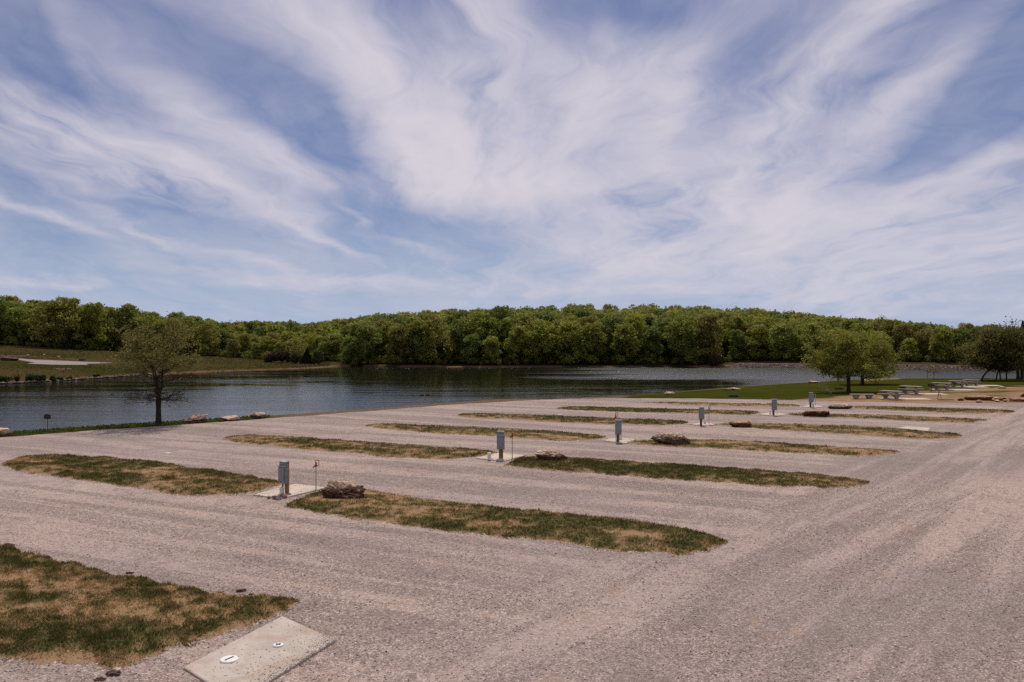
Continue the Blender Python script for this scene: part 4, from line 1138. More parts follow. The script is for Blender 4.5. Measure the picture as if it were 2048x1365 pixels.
# ------------------------------------------------------------------ ducks
def duck(u, v, lb, rz):
    x, y = W(u, v, ZW)
    r_ = rock_free_body(); r_.location = (x, y, ZW - .03); r_.rotation_euler.z = rz; tag(r_, lb, 'duck', 'ducks swimming on the lake'); return r_
def rock_free_body():
    b = MB(); pr = [(-.28, .10, .01), (-.22, .12, .05), (-.1, .10, .10), (.06, .10, .11), (.17, .11, .085), (.21, .16, .05), (.22, .24, .038), (.24, .30, .045), (.28, .30, .035), (.31, .29, .012)]
    b.tube([(p[0], 0, p[1]) for p in pr], [p[2] for p in pr], 10)
    o = b.build('duck', M['duck'], None, True)
    c = MB(); c.tube([(.30, 0, .29), (.36, 0, .275)], [.018, .008], 6); c.build('beak', M['duck_head'], o)
    w = MB(); w.tube([(-.22, .07, .15), (-.05, .10, .17), (.1, .09, .15)], [.02, .06, .03], 8); w.tube([(-.22, -.07, .15), (-.05, -.10, .17), (.1, -.09, .15)], [.02, .06, .03], 8); w.build('wings', M['duck_head'], o, True)
    return o
duck(844, 791.5, 'leading brown duck of the pair on the dark water', R(178)); duck(855.5, 791.5, 'trailing brown duck of the pair on the dark water', R(172))

# ------------------------------------------------------------------ trees
def crown_points(seed, Ht, Wd, z0, ncl, n, shape='round'):
    g = np.random.default_rng(seed); cl = []
    for i in range(ncl):
        t = g.random() ** .85
        z = z0 + (Ht - z0) * (.06 + .86 * t)
        if shape == 'round': rmax = Wd / 2 * math.sqrt(max(0.03, 1 - ((t - .42) / .62) ** 2))
        elif shape == 'tall': rmax = Wd / 2 * math.sqrt(max(.05, 1 - ((t - .5) / .58) ** 2)) * .9
        else: rmax = Wd / 2 * max(.08, 1 - t) ** .9
        an = g.random() * 6.283; rr = rmax * (.35 + .65 * g.random() ** .5) * .82
        cr = Wd * g.uniform(.07, .19) * (1 if shape != 'cone' else .7)
        cl.append((rr * math.cos(an), rr * math.sin(an), z, cr))
    cl.append((0, 0, Ht - Wd * .16, Wd * .16)); cl.append((0, 0, z0 + (Ht - z0) * .5, Wd * .26))
    cl = np.array(cl); w = cl[:, 3] ** 2; idx = g.choice(len(cl), n, p=w / w.sum())
    d = g.normal(0, 1, (n, 3)); d[:, 2] += .35; d /= np.linalg.norm(d, axis=1)[:, None]
    c = cl[idx]; rad = c[:, 3] * (.62 + .62 * g.random(n) ** 1.3)
    P = c[:, :3] + d * rad[:, None] * np.array([1, 1, .78]); P[:, 2] = np.maximum(P[:, 2], .3)
    Nn = d + g.normal(0, .55, (n, 3)); Nn /= np.linalg.norm(Nn, axis=1)[:, None]
    return P, Nn
def tree_proto(seed, Ht, Wd, z0, ncl, n, shape, card):
    P, Nn = crown_points(seed, Ht, Wd, z0, ncl, n, shape)
    V, Fq = cards(P, Nn, card * (.6 + .8 * RNG.random(n)))
    me = np_mesh('crown', V, Fq, M['leaf'])
    g = random.Random(seed); b = MB()
    tops = []
    b.tube([(0, 0, -.3), (g.uniform(-.1, .1), g.uniform(-.1, .1), Ht * .25), (g.uniform(-.3, .3), g.uniform(-.3, .3), Ht * .55), (0, 0, Ht * .85)], [.22, .17, .12, .03], 7)
    for i in range(7):
        z = Ht * g.uniform(.18, .6); an = g.random() * 6.28; L = Wd * .42 * g.uniform(.6, 1)
        b.tube([(0, 0, z), (math.cos(an) * L * .5, math.sin(an) * L * .5, z + L * .35), (math.cos(an) * L, math.sin(an) * L, z + L * .7)], [.09, .06, .02], 5)
    tr = b.build('trunk', M['bark'])
    return me, tr
PROTO = []
specs = [(1, 12, 9.6, .8, 46, 5600, 'round', .25), (2, 13, 8.8, .6, 50, 5600, 'tall', .25), (3, 11, 10, .8, 46, 5600, 'round', .26), (4, 12.5, 8.4, 1.0, 46, 5000, 'tall', .25),
         (5, 11.5, 9.2, .5, 52, 5600, 'round', .25), (6, 13, 9.8, 1.4, 48, 5600, 'round', .26), (7, 10.5, 8.0, .4, 40, 4400, 'tall', .25), (8, 12, 8.6, 1.2, 40, 2600, 'round', .22)]
for sp_ in specs: PROTO.append(tree_proto(*sp_))
used = [False] * len(PROTO)
def put_tree(pi, x, y, z, s, sz, rz, colr, label, group, cat='tree', name='broadleaf_tree', trunk=True):
    cr, tr = PROTO[pi]
    root = empty(name, (x, y, z), rz); root.scale = (s, s, sz)
    if used[pi]: c = cr.copy(); COL.objects.link(c)
    else: c = cr
    c.parent = root; c.color = (*colr, 1)
    if used[pi]: t = tr.copy(); COL.objects.link(t)
    else: t = tr
    t.parent = root
    used[pi] = True
    tag(root, label, cat, group); return root
TONES = [((.28, .29, .05), 'yellow-green'), ((.235, .26, .05), 'mid green'), ((.175, .21, .046), 'dark green'), ((.27, .25, .055), 'olive'), ((.245, .21, .06), 'brownish')]
def zone(u):
    return ('behind the left field', 'in the low left gap', 'on the central shore', 'on the shore right of centre', 'behind the dam')[0 if u < 410 else 1 if u < 700 else 2 if u < 1080 else 3 if u < 1460 else 4]
placed = []
tr_rng = random.Random(11)
# rows of single trees, nearest rows first
cand = []
for row in range(7):
    u = -70.0
    while u < 2130:
        a = u + tr_rng.uniform(-8, 8)
        base = float(R0(a) + TW(a)) + 1.6 + row * 6.3 + tr_rng.uniform(-1.5, 1.5)
        du = 6.6 * F / base
        cand.append((row, a, base)); u += du * tr_rng.uniform(.85, 1.15)
cand = cand[:]
print('cands', len(cand))
far_extra = cand[290:]; cand = cand[:290]
hot = {}
for row, a, y in cand:
    x = (a - CX) / F * y; z = H1(x, y)
    # taller towards the centre wood, lower in the gap
    hs = float(np.interp(a, [-100, 0, 100, 300, 400, 450, 560, 680, 740, 850, 1000, 1200, 1450, 1480, 1700, 2000, 2200], [.98, 1.02, 1.08, .98, .88, .62, .60, .66, .98, 1.06, 1.05, 1.03, 1.0, .90, .82, .70, .68]))
    s = hs * tr_rng.uniform(.88, 1.08)
    pi = tr_rng.choice([0, 1, 2, 3, 4, 5, 5, 6, 7] if row == 0 else [0, 1, 2, 3, 4, 5])
    ti = tr_rng.choices(range(5), [3, 4, 3.4, 2, .9])[0]
    if 720 < a < 960 and ti == 0: ti = 2
    if pi == 7: ti = 3
    if row == 0 and tr_rng.random() < .3: s *= .72
    k = tr_rng.uniform(.85, 1.15); c = tuple(v * k for v in TONES[ti][0])
    lab = f'{TONES[ti][1]} tree {zone(a)}, ' + ('at the edge of the wood' if row < 2 else 'behind the front trees')
    put_tree(pi, x, y, z, s * (1.0 if hs > .7 else 1.15), s * tr_rng.uniform(.90, 1.04), tr_rng.random() * 6.28, c, lab, lab)
# the wood further back, one mass
def mass(name, lst, mat, label, ncard, card, hmul=1.0):
    Vs = []; Cs = []
    lib = [crown_points(300 + i, 12, 9.4, 1.0 if i % 2 else 2.0, 30, ncard, 'round' if i % 3 else 'tall') for i in range(10)]
    for (x, y, z, s, c) in lst:
        P, Nn = lib[tr_rng.randrange(10)]
        an = tr_rng.random() * 6.28; ca, sa = math.cos(an), math.sin(an)
        Rm = np.array([[ca, -sa, 0], [sa, ca, 0], [0, 0, 1]])
        V, _ = cards(P @ Rm.T * np.array([s, s, s]) + np.array([x, y, z]), Nn @ Rm.T, card * (.6 + .8 * RNG.random(ncard)))
        Vs.append(V); Cs.append(np.tile(np.array(c)[None], (len(V), 1)))
    V = np.concatenate(Vs); Cc = np.concatenate(Cs)
    o = np_mesh(name, V, np.arange(len(V)).reshape(-1, 4), mat, cols={'tcol': Cc})
    return tag(o, label, 'wood', kind='stuff')
lst = []
for row, a, y in far_extra:
    lst.append(((a - CX) / F * y, y, a))
row = 7
e = 46.0
while e < 215:
    u = -120.0
    while u < 2180:
        y = float(R0(u) + TW(u)) + e + tr_rng.uniform(-2.5, 2.5)
        lst.append(((u - CX) / F * y, y, u)); u += (7.6 + e * .012) * F / y * tr_rng.uniform(.8, 1.2)
    e += 8.5 + e * .02
L2 = []
for x, y, a in lst:
    ti = tr_rng.choices(range(5), [3.4, 4, 2.6, 2, .9])[0]; k = tr_rng.uniform(.85, 1.15)
    hs = float(np.interp(a, [-100, 0, 300, 400, 450, 680, 740, 850, 1450, 1700, 2000, 2200], [.92, .95, .92, .85, .78, .82, .95, 1.0, 1.0, .86, .66, .62]))
    L2.append((x, y, H1(x, y), hs * tr_rng.uniform(.8, 1.15), tuple(v * k for v in TONES[ti][0])))
print('mass trees', len(L2))
mass('far_wood', L2, M['leaf_far'], 'continuous leafy wood covering the rise behind the front trees', 760, .42)
# undergrowth along the wood's edge
L3 = []; u = -80
Vs = []; Cs = []
while u < 2130:
    y = float(R0(u) + TW(u)) + tr_rng.uniform(.2, 9.0); x = (u - CX) / F * y; z = H1(x, y)
    if not (545 < u < 560):
        h = tr_rng.uniform(.8, 2.6) * (.6 if u < 420 else 1); w = h * tr_rng.uniform(.9, 1.5); n = 110
        d = RNG.normal(0, 1, (n, 3)); d /= np.linalg.norm(d, axis=1)[:, None]
        P = d * np.array([w / 2, w / 2, h * .55]) * (.5 + .5 * RNG.random((n, 1))) + np.array([x, y, z + h * .5])
        V, _ = cards(P, d, .20 * (.6 + .8 * RNG.random(n))); Vs.append(V)
        c = TONES[tr_rng.choice([1, 2, 2, 3, 4])][0]; Cs.append(np.tile(np.array(c)[None] * .8, (len(V), 1)))
    u += tr_rng.uniform(1.5, 4.5)
V = np.concatenate(Vs)
tag(np_mesh('undergrowth', V, np.arange(len(V)).reshape(-1, 4), M['leaf_far'], cols={'tcol': np.concatenate(Cs)}), 'tangled low undergrowth along the edge of the wood', 'undergrowth', kind='stuff')

# bushes on the far shore, and shrubs before the wood
def bush(u, v, w_px, h_px, colr, label, group, name='bush', dens=420, card=.13, cone=False):
    x, y, z = hit(u, v, 100); k = y / F; w = w_px * k; h = h_px * k; y += w * .3; x = (u - CX) / F * y; z = H1(x, y)
    n = dens
    if cone:
        t = RNG.random(n) ** .6; an = RNG.random(n) * 6.283; rr = (t) * w / 2 * (.6 + .4 * RNG.random(n))
        P = np.stack([np.cos(an) * rr, np.sin(an) * rr, h * (1 - t) + .1], 1); d = np.stack([np.cos(an), np.sin(an), np.full(n, -.1)], 1)
    else:
        cl = [(RNG.uniform(-.32, .32) * w, RNG.uniform(-.2, .2) * w, h * RNG.uniform(.25, .7), w * RNG.uniform(.14, .26)) for _ in range(9)]
        cl = np.array(cl); ix = RNG.integers(0, 9, n); d = RNG.normal(0, 1, (n, 3)); d /= np.linalg.norm(d, axis=1)[:, None]
        P = cl[ix, :3] + d * cl[ix, 3:4] * np.array([1, 1, min(1.4, h / w * 1.4)]) * (.7 + .4 * RNG.random((n, 1))); P[:, 2] = np.clip(P[:, 2], .03, h)
    V, Fq = cards(P, d + RNG.normal(0, .4, (n, 3)), card * (.6 + .8 * RNG.random(n)))
    root = empty(name, (x, y, z))
    o = np_mesh('foliage', V, Fq, M['leaf'], root); o.color = (*colr, 1)
    b = MB()
    for i in range(4):
        an = i * 1.6; b.tube([(0, 0, -.05), (math.cos(an) * w * .12, math.sin(an) * w * .12, h * .35), (math.cos(an) * w * .22, math.sin(an) * w * .22, h * .65)], [.05, .035, .015], 5)
    b.build('stem', M['bark'], root)
    tag(root, label, 'bush' if name == 'bush' else 'tree', group); return root
GBu = 'dark bushes on the far shore at the left'
bush(12, 766, 36, 13, (.035, .045, .015), 'leftmost dark bush on the stony far shore', GBu)
bush(34, 766, 14, 17, (.05, .05, .02), 'thin upright bush left of the big dark clump on the far shore', GBu, dens=200)
bush(66, 766, 30, 15, (.03, .04, .014), 'left half of the big dark bush clump on the far shore', GBu, dens=600)
bush(81, 765, 26, 15, (.028, .036, .014), 'right half of the big dark bush clump on the far shore', GBu, dens=600)
bush(104, 764, 17, 11, (.03, .036, .016), 'round dark bush right of the big clump on the far shore', GBu)
bush(120, 763, 11, 8, (.032, .038, .016), 'smaller round dark bush beside the last one on the far shore', GBu, dens=250)
bush(139, 761, 12, 7, (.06, .065, .02), 'pale green low bush on the far shore', GBu, dens=200)
bush(192, 756, 16, 6, (.04, .045, .02), 'low dark shrub where the stones thin out on the far shore', GBu, dens=200)
GS = 'shrubs at the foot of the low wood'
bush(542, 726, 30, 23, (.085, .045, .03), 'reddish-brown shrub at the tip of the field', GS, dens=900, card=.28)
bush(566, 727, 34, 27, (.07, .05, .03), 'dull brown shrub right of the reddish one', GS, dens=900, card=.28)
bush(594, 728, 26, 26, (.075, .07, .03), 'olive shrub between the brown shrub and the dark cedar', GS, dens=800, card=.28)
bush(614, 729, 30, 32, (.02, .028, .014), 'dark pointed cedar at the shore end of the field', GS, 'cedar_tree', dens=1500, card=.22, cone=True)
bush(636, 730, 24, 34, (.09, .10, .03), 'pale yellow-green small tree beside the dark cedar', GS, 'small_tree', dens=1100, card=.26)
bush(1432, 733, 26, 22, (.09, .065, .035), 'rusty brown shrub where the dam meets the wood', GS, dens=900, card=.28)

# branching trees ---------------------------------------------------------------
def grow_tree(seed, H, spread, trunk_h, r0, n1, up, depth=4, lean=(0, 0), low=0, kids=(6, 5, 5), wig=.16, leaders=2, top=.92, flat=.45):
    '''trunk, a few leaders rising through the crown, side limbs whose reach follows a rounded outline'''
    g = random.Random(seed); b = MB(); tips = []
    def limb(p, d, L, r_, lv):
        k = 6 if lv == 1 else 4 if lv == 2 else 3; pts = [p]; rad = [r_]; q = p.copy(); dd = d.copy()
        for i in range(k):
            dd = (dd + Vector((g.uniform(-wig, wig), g.uniform(-wig, wig), g.uniform(-wig, wig) + up * .05))).normalized()
            q = q + dd * (L / k); pts.append(q.copy()); rad.append(max(.005, r_ * (1 - .8 * (i + 1) / k)))
        b.tube(pts, rad, 6 if lv == 1 else 4 if lv == 2 else 3, cap=False)
        if lv >= 2: tips.extend([(x, dd) for x in pts[1:]])
        else: tips.extend([(x, dd) for x in pts[4:]])
        if lv < depth:
            for j in range(kids[min(lv - 1, len(kids) - 1)]):
                t = g.uniform(.22, 1.0); i = min(k, max(1, int(round(t * k)))); o = pts[i]
                ax = Vector((g.uniform(-1, 1), g.uniform(-1, 1), g.uniform(-.5, .6))).normalized()
                limb(o, (dd * g.uniform(.5, .9) + ax * .85).normalized(), L * g.uniform(.34, .55), rad[i] * g.uniform(.55, .8), lv + 1)
    base = [Vector((0, 0, -.25)), Vector((0, 0, 0)), Vector((lean[0] * .18, lean[1], trunk_h * .35)), Vector((lean[0] * .55, lean[1], trunk_h * .7)), Vector((lean[0], lean[1], trunk_h))]
    b.tube(base, [r0 * 1.5, r0 * 1.25, r0 * .98, r0 * .9, r0 * 1.05], 10)
    tp = base[-1]; LD = []
    for i in range(leaders):
        an = 6.283 * i / leaders + g.uniform(-.4, .4); off = spread * (.10 if leaders > 1 else 0) * g.uniform(.8, 1.5); hh = (H * top - trunk_h) * g.uniform(.82, 1.0)
        pts = [tp]
        for k in range(1, 8):
            t = k / 7; pts.append(tp + Vector((math.cos(an) * off * t ** .7 + g.uniform(-.04, .04) * hh * .4, math.sin(an) * off * t ** .7 + g.uniform(-.04, .04) * hh * .4, hh * t)))
        rr = [r0 * (.78 if leaders > 1 else 1.0) * (1 - .93 * (k / 7) ** .8) + .006 for k in range(8)]
        b.tube(pts, rr, 7, cap=False); LD.append((pts, rr)); tips.append((pts[-1], Vector((0, 0, 1))))
    for i in range(n1):
        pts, rr = LD[i % leaders]; t = ((i + g.uniform(.1, .9)) / n1) ** .9
        x = min(6.999, t * 7); k = int(x); p = pts[k].lerp(pts[k + 1], x - k); r_ = rr[k]
        an = 2.399 * i + g.uniform(-.4, .4); el = .12 + 1.05 * t + g.uniform(-.18, .2)
        reach = spread * .5 * math.sqrt(max(.06, 1 - ((t - flat) / .68) ** 2)) * g.uniform(.8, 1.08)
        L = reach / max(.45, math.cos(el)) * .82
        limb(p, Vector((math.cos(an) * math.cos(el), math.sin(an) * math.cos(el), math.sin(el))), L, r_ * g.uniform(.38, .55) + .008, 1)
    for i in range(int(low)):
        an = g.random() * 6.283; t = g.uniform(0, .4) * 7; k = int(t); p = LD[i % leaders][0][k]
        limb(p, Vector((math.cos(an), math.sin(an), g.uniform(-.1, .3))).normalized(), spread * g.uniform(.3, .42), r0 * .2, 1 if i % 3 else 2)
    return b, tips
def fit_tips(tips): return np.array([list(t[0]) for t in tips])
def real_tree(u, vb, vt, wpx, seed, colr, label, name, nleaf, leaf, lean=(0, 0), z=None, bark='bark', low=0, trunk_frac=.25, r_frac=.027, n1=9, leaf_fn=None, kids=(6, 5, 5), jit=.22, wig=.16, group=None, up=.5, leaders=2, flat=.45):
    if z is None: x, y, z = hit(u, vb, 45)
    else: x, y = W(u, vb, z)
    H = (vb - vt) * y / F; Wd = wpx * y / F
    b, tips = grow_tree(seed, H, Wd, H * trunk_frac, H * r_frac, n1, up, lean=(lean[0] * y / F, lean[1]), low=low, kids=kids, wig=wig, leaders=leaders, flat=flat)
    T = fit_tips(tips); V = np.array(b.v)
    # scale the crown so that its outline has the height and width seen
    th = H * trunk_frac
    cx = T[:, 0].mean() * .5; sx = Wd / (np.percentile(T[:, 0], 99.3) - np.percentile(T[:, 0], .7)); sz = (H - th) / (np.percentile(T[:, 2], 99.7) - th)
    def fx(Pp):
        Q = Pp.copy(); t = np.clip((Pp[:, 2] - th * .8) / (H * .2), 0, 1); s = 1 + (sx - 1) * t
        Q[:, 0] *= s; Q[:, 1] *= s; Q[:, 2] = np.where(Pp[:, 2] > th, th + (Pp[:, 2] - th) * sz, Pp[:, 2]); return Q
    V = fx(V); T = fx(T); b.v = [tuple(p) for p in V]
    root = empty(name, (x, y, H1(x, y)))
    b.build('trunk', M[bark], root)
    w = np.ones(len(T)) if leaf_fn is None else leaf_fn(T[:, 2] / H, np.hypot(T[:, 0], T[:, 1]) / (Wd / 2))
    ix = RNG.choice(len(T), nleaf, p=w / w.sum())
    P = T[ix] + RNG.normal(0, jit, (nleaf, 3)) * np.array([1, 1, .8])
    d = RNG.normal(0, 1, (nleaf, 3)); d[:, 2] += .4; d /= np.linalg.norm(d, axis=1)[:, None]
    V2, Fq = cards(P, d, leaf * (.6 + .8 * RNG.random(nleaf)))
    c = np_mesh('crown', V2, Fq, M['leaf'], root); c.color = (*colr, 1)
    tag(root, label, 'tree', group); print(name, 'tips', len(T), 'H', round(H, 1)); return root
real_tree(317, 850.5, 641, 152, 4, (.20, .178, .05), 'lone budding tree on the near bank at the left, bare below and thinly leafed above', 'bank_tree', 7500, .062,
          low=12, trunk_frac=.24, r_frac=.025, n1=26, leaf_fn=lambda h, r_: .04 + 2.2 * sstep(.50, .66, h), kids=(6, 5, 5), jit=.12, z=0.0, up=.30, leaders=3, flat=.46)
real_tree(1697, 785.5, 660, 140, 9, (.25, .25, .045), 'near of the two spreading oaks on the lawn, dark trunk forking low', 'oak_tree', 26000, .085, low=4, leaf_fn=lambda h, r_: .02 + sstep(.24, .36, h + .10 * r_), trunk_frac=.25, r_frac=.030, n1=26, kids=(7, 5, 4), jit=.24, up=.2, group='oaks on the lawn', leaders=3, flat=.22)
real_tree(1725, 769.5, 668, 116, 12, (.23, .23, .042), 'rear of the two spreading oaks, shifted right behind the near one', 'oak_tree', 20000, .10, low=4, leaf_fn=lambda h, r_: .02 + sstep(.24, .36, h + .10 * r_), trunk_frac=.22, r_frac=.034, n1=26, kids=(7, 5, 4), jit=.3, up=.2, group='oaks on the lawn', leaders=3, flat=.22)
real_tree(1868, 760, 728, 26, 15, (.2, .17, .06), 'thin nearly bare sapling on the lawn behind the tables', 'sapling', 420, .06, trunk_frac=.32, r_frac=.012, n1=10, kids=(4, 3), jit=.15, leaders=1)
GT = 'trees in the clump at the right edge'
real_tree(1963, 762, 672, 96, 21, (.17, .155, .042), 'leaning tree at the left of the right-hand clump', 'grove_tree', 15000, .12, lean=(17, 0), trunk_frac=.26, r_frac=.018, n1=20, kids=(6, 5, 4), jit=.4, group=GT, flat=.3)
real_tree(1992, 762.5, 664, 76, 22, (.15, .135, .038), 'slim dark-trunked tree, first upright one in the right-hand clump', 'grove_tree', 13000, .12, lean=(6, 0), trunk_frac=.24, r_frac=.013, n1=20, kids=(6, 5, 4), jit=.4, group=GT, flat=.3)
real_tree(2001, 762, 658, 66, 23, (.14, .125, .036), 'slim tree close beside the first upright one in the right-hand clump', 'grove_tree', 11000, .12, lean=(-3, 0), trunk_frac=.24, r_frac=.012, n1=20, kids=(6, 5, 4), jit=.4, group=GT, flat=.3)
real_tree(2013, 762, 657, 72, 24, (.13, .12, .034), 'slim straight tree in the middle of the right-hand clump', 'grove_tree', 12000, .12, trunk_frac=.26, r_frac=.012, n1=20, kids=(6, 5, 4), jit=.4, group=GT, flat=.3)
real_tree(2036, 759.5, 655, 90, 25, (.11, .10, .032), 'thick-trunked tree near the right picture edge', 'grove_tree', 16000, .13, trunk_frac=.24, r_frac=.028, n1=22, kids=(6, 5, 4), jit=.4, group=GT, flat=.3)
real_tree(2043, 759, 664, 66, 26, (.10, .09, .03), 'second thick trunk touching the right picture edge', 'grove_tree', 12000, .13, trunk_frac=.24, r_frac=.022, n1=22, kids=(6, 5, 4), jit=.4, group=GT, flat=.3)
# conifer and bare-topped trees breaking the skyline
def conifer(u, vb, vt, w_px, label):
    x, y, z = hit(u, vb, 90); k = y / F; H = (vb - vt) * k; w = w_px * k
    root = empty('conifer', (x, y, H1(x, y)))
    MB().tube([(0, 0, -.2), (0, 0, H * .5), (0, 0, H * .98)], [.16, .09, .015], 8).build('trunk', M['bark'], root)
    Ps = []; Ds = []
    for i in range(46):
        t = (i + .5) / 46; z_ = H * (.18 + .8 * t); r_ = w / 2 * (1 - t) ** .85 + .06
        for j in range(9):
            an = j * .698 + i * 1.3; L = r_ * RNG.uniform(.6, 1.1)
            for q in np.linspace(.15, 1, 7): Ps.append((math.cos(an) * L * q, math.sin(an) * L * q, z_ - L * q * .28 + RNG.normal(0, .04))); Ds.append((0, 0, 1))
    P = np.array(Ps); D = np.array(Ds) + RNG.normal(0, .5, (len(P), 3))
    V, Fq = cards(P, D / np.linalg.norm(D, axis=1)[:, None], .13 * (.6 + .8 * RNG.random(len(P))))
    c = np_mesh('crown', V, Fq, M['leaf'], root); c.color = (.018, .024, .015, 1); tag(root, label, 'tree')
conifer(2046, 757.5, 640, 40, 'dark pointed conifer rising above the right-hand clump')
SKY = [(470, 637, 36, 'bare-topped pale tree breaking the skyline in the gap'), (1140, 607, 30, 'thin-crowned tree highest on the skyline at centre'), (1320, 614, 26, 'dark bare-twigged tree on the skyline right of centre'), (1350, 613, 24, 'leafless greyish tree on the skyline right of centre'), (1755, 630, 22, 'dark tree poking above the skyline behind the oaks')]
for i, (u, vt, w_, lb) in enumerate(SKY):
    y = float(R0(u) + TW(u)) + (150 if u > 1000 else 120); x = (u - CX) / F * y; z = H1(x, y)
    H = EYE + (HY - vt) * y / F - z; Wd = w_ * y / F
    b, tips = grow_tree(60 + i, H, Wd, H * .45, .16, 12, .6, depth=3, kids=(5, 4))
    T = fit_tips(tips); root = empty('sparse_tree', (x, y, z)); b.build('trunk', M['bark_grey'], root)
    sx = Wd / (np.ptp(T[:, 0]) + 1e-6); sz = H / T[:, 2].max(); root.scale = (sx, sx, sz)
    nl = 1100; ix = RNG.integers(0, len(T), nl); P = T[ix] + RNG.normal(0, .3, (nl, 3)); d = RNG.normal(0, 1, (nl, 3)); d /= np.linalg.norm(d, axis=1)[:, None]
    V, Fq = cards(P, d, .17 * (.6 + .8 * RNG.random(nl))); c = np_mesh('crown', V, Fq, M['leaf'], root)
    c.color = [(.11, .10, .05, 1), (.09, .09, .04, 1), (.06, .05, .035, 1), (.08, .065, .05, 1), (.04, .05, .02, 1)][i]; tag(root, lb, 'tree', 'trees breaking the skyline')

# ------------------------------------------------------------------ sky and light
SKY_S = .06
w = bpy.data.worlds.new('World'); SC.world = w; w.use_nodes = True
nt = w.node_tree; nt.nodes.clear(); N = NT(nt)
out = nt.nodes.new('ShaderNodeOutputWorld')
sky = N.n('ShaderNodeTexSky', sky_type='NISHITA'); sky.sun_disc = False; sky.sun_elevation = R(SUN_EL); sky.sun_rotation = R(SUN_AZ)
sky.air_density = 1.0; sky.dust_density = .8; sky.ozone_density = 2.5; sky.altitude = 300
tc = N.n('ShaderNodeTexCoord').outputs['Generated']
sp_ = N.n('ShaderNodeSeparateXYZ', {0: tc}); dx, dy, dz = sp_.outputs
el = N.math('ARCSINE', dz); az = N.math('ARCTAN2', dx, dy)
zc = N.math('ADD', N.math('MAXIMUM', dz, 0.0), .15)
pl = N.n('ShaderNodeCombineXYZ', {0: N.math('DIVIDE', dx, zc), 1: N.math('DIVIDE', dy, zc), 2: 0.0}).outputs[0]
wr = N.noise(pl, .55, 4, .55, 0, True)
wv = N.n('ShaderNodeVectorMath', {0: wr, 1: (.5, .5, .5)}, operation='SUBTRACT').outputs[0]
wv = N.n('ShaderNodeVectorMath', {0: wv, 'Scale': 1.5}, operation='SCALE').outputs[0]
pw = N.n('ShaderNodeVectorMath', {0: pl, 1: wv}, operation='ADD').outputs[0]
f1 = N.noise(N.mapping(pw, rot=(0, 0, .05), scale=(1.4, .34, 1)), 1.35, 8, .54)       # long fibres
f2 = N.noise(N.mapping(pw, rot=(0, 0, .0), scale=(1.5, .36, 1)), 3.2, 7, .55)
f3 = N.noise(N.mapping(pw, rot=(0, 0, -.1), scale=(1.6, .5, 1)), 8.0, 6, .6, .5)
# warp the direction a little so the drifts have ragged outlines
wa = N.n('ShaderNodeSeparateColor', {0: N.noise(pl, 1.1, 5, .6, 0, True)})
az2 = N.math('ADD', az, N.math('MULTIPLY', N.math('SUBTRACT', wa.outputs[0], .5), .10))
el2 = N.math('ADD', el, N.math('MULTIPLY', N.math('SUBTRACT', wa.outputs[1], .5), .07))
BL = [ # u, v, half-length, half-width, slope(deg, clockwise down), amount
 (60, 245, 170, 50, 14, 1.0), (250, 310, 190, 44, 17, 1.25), (410, 352, 110, 26, 16, .9), (560, 300, 150, 32, 14, .75), (470, 250, 120, 24, 20, .45), (600, 420, 60, 34, 50, .35),
 (900, 340, 150, 60, 22, 1.1), (775, 215, 150, 46, 62, .85), (960, 60, 130, 60, 86, 1.3), (720, 90, 200, 56, 30, .9), (560, 20, 160, 40, 30, .5),
 (1120, 150, 130, 60, 40, .8), (1300, 150, 110, 44, 30, .8), (1330, 250, 40, 90, 20, .75), (1050, 370, 190, 40, 4, 1.2), (1080, 260, 200, 90, -10, .75),
 (1480, 360, 240, 60, -22, 1.1), (1650, 120, 230, 44, -42, 1.15), (1780, 10, 150, 36, -30, .8), (1620, 425, 320, 36, -4, 1.15), (1400, 300, 200, 70, -40, .5),
 (1880, 480, 280, 52, -4, .9), (1960, 340, 180, 26, -22, .8), (1880, 130, 190, 30, -36, .6), (1130, 500, 180, 18, 10, .6), (1500, 500, 200, 18, -4, .5),
 (70, 402, 120, 7, 16, .75), (290, 450, 150, 8, 22, .42), (520, 520, 160, 8, 14, .45), (640, 468, 90, 7, 26, .6), (830, 498, 60, 7, 18, .6), (710, 430, 34, 5, 30, .6),
 (150, 80, 150, 22, 50, .30), (330, 170, 230, 36, 25, .30), (470, 60, 200, 40, 30, .35), (60, 556, 90, 7, 2, .5), (170, 568, 40, 6, 2, .5), (700, 566, 420, 10, 3, .45), (1250, 580, 380, 10, 2, .4), (1800, 600, 300, 16, 2, .3),
 (1450, 40, 260, 40, -20, .35), (1600, 550, 400, 30, 0, .4), (1700, 290, 180, 24, -40, .5),
 (620, 235, 150, 40, 30, -0.79), (680, 300, 60, 26, 30, -0.36), (170, 190, 130, 26, 20, -0.25), (340, 420, 260, 22, 12, -0.43), (860, 450, 170, 26, 12, -0.50), (1180, 110, 70, 18, 30, -0.36), (1230, 40, 150, 30, 5, -0.29),
 (1900, 280, 120, 26, -25, -0.58), (2000, 90, 90, 60, -40, -0.43), (1480, 130, 120, 30, -40, -0.32), (1000, 470, 100, 14, 10, -0.36), (1300, 475, 170, 10, -3, -0.25), (60, 60, 100, 60, 40, -0.22)]
acc = None
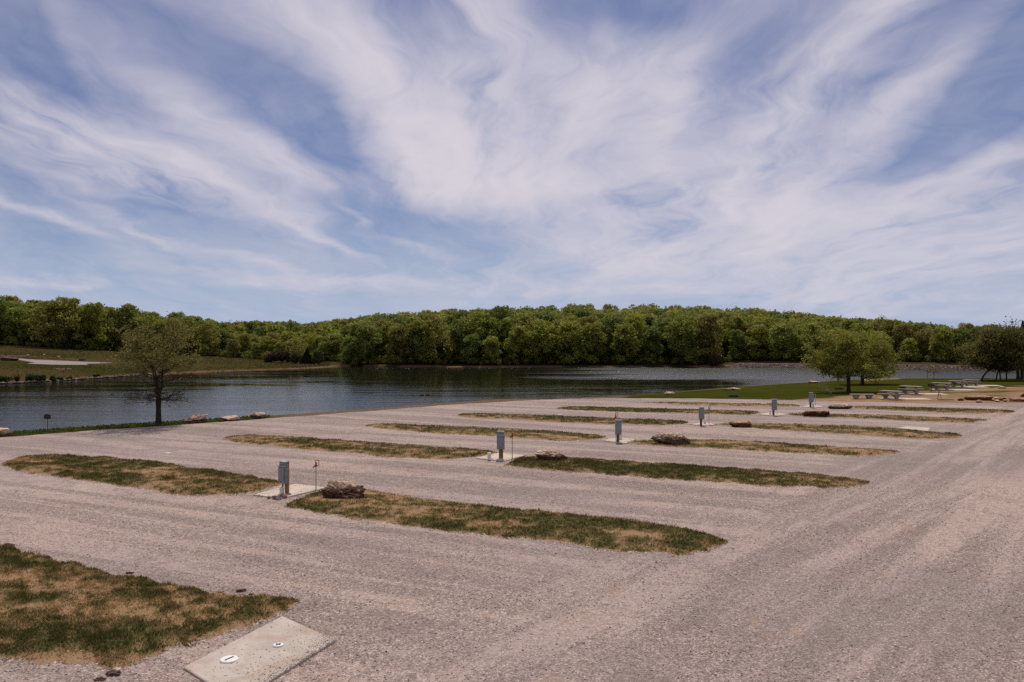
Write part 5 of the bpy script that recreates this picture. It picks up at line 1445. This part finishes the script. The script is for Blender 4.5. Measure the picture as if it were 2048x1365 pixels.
for (u, v, L_, S_, sl, am) in BL:
    a0 = math.atan2(u - CX, F); e0 = math.atan((HY - v) / F * math.cos(a0)); th = -R(sl)
    kx = math.cos(a0) ** 2                    # pixels per radian grow off-axis
    p = N.math('MULTIPLY', N.math('SUBTRACT', az2, a0), 1 / kx); q = N.math('SUBTRACT', el2, e0)
    c_, s_ = math.cos(th), math.sin(th)
    a = N.math('ADD', N.math('MULTIPLY', p, c_ * F / L_), N.math('MULTIPLY', q, s_ * F / L_))
    b = N.math('ADD', N.math('MULTIPLY', p, -s_ * F / S_), N.math('MULTIPLY', q, c_ * F / S_))
    r2 = N.math('ADD', N.math('MULTIPLY', a, a), N.math('MULTIPLY', b, b))
    g = N.math('MULTIPLY', N.math('EXPONENT', N.math('MULTIPLY', r2, -.55)), am)
    acc = g if acc is None else N.math('ADD', acc, g)
acc = N.math('ADD', acc, N.map(N.math('ABSOLUTE', az), .8, 1.3, 0, .42))       # the same drifts go on overhead and behind
acc = N.math('MAXIMUM', N.math('ADD', acc, N.map(el, .42, .8, 0, .30)), 0.0)
fib = N.math('ADD', N.math('MULTIPLY', f1, .48), N.math('MULTIPLY', f2, .35))
fib = N.math('ADD', fib, N.math('MULTIPLY', f3, .17))
fn = N.map(fib, .34, .63, 0, 1, False)
cov = N.math('MULTIPLY', acc, N.math('ADD', .08, N.math('MULTIPLY', fn, 1.06)))
cov = N.math('ADD', cov, N.math('MULTIPLY', N.math('POWER', fn, 1.3), .38))
cov = N.math('MULTIPLY', N.math('SUBTRACT', 1.0, N.math('EXPONENT', N.math('MULTIPLY', cov, -1.12))), 1.06)
cloud = N.n('ShaderNodeCombineColor', {0: 10.3, 1: 9.65, 2: 10.7}).outputs[0]
skyc = N.mix(1.0, sky.outputs[0], (.585, .645, .885), 'MULTIPLY')
hz = N.map(el, .0, .20, .92, 0)
skyc = N.mix(hz, skyc, (5.6, 7.1, 10.0))
cl = N.mix(cov, skyc, cloud)
bg = N.n('ShaderNodeBackground', {'Color': cl, 'Strength': SKY_S}); nt.links.new(bg.outputs[0], out.inputs[0])

sun = bpy.data.lights.new('sun', 'SUN'); sun.energy = 3.1; sun.angle = R(.53); sun.color = (1, .90, .79)
w.cycles.sampling_method = 'MANUAL'; w.cycles.sample_map_resolution = 512
so = bpy.data.objects.new('sun', sun); COL.objects.link(so)
dv = Vector((math.sin(R(SUN_AZ)) * math.cos(R(SUN_EL)), math.cos(R(SUN_AZ)) * math.cos(R(SUN_EL)), math.sin(R(SUN_EL))))
so.rotation_euler = dv.to_track_quat('Z', 'Y').to_euler(); so.location = dv * 300

cam = bpy.data.cameras.new('camera'); co = bpy.data.objects.new('camera', cam); COL.objects.link(co)
co.location = (0, 0, EYE); co.rotation_euler = (R(90), 0, 0)
cam.sensor_width = 36; cam.lens = 36 * F / 2048; cam.shift_y = (HY - 682.5) / 2048; cam.clip_end = 6000; cam.clip_start = .1
SC.camera = co
SC.view_settings.view_transform = 'Standard'; SC.view_settings.look = 'None'; SC.view_settings.exposure = .12; SC.view_settings.gamma = 1
SC.cycles.max_bounces = 6; SC.cycles.diffuse_bounces = 3; SC.cycles.transmission_bounces = 4; SC.cycles.use_denoising = False; SC.cycles.sample_clamp_indirect = 4.0
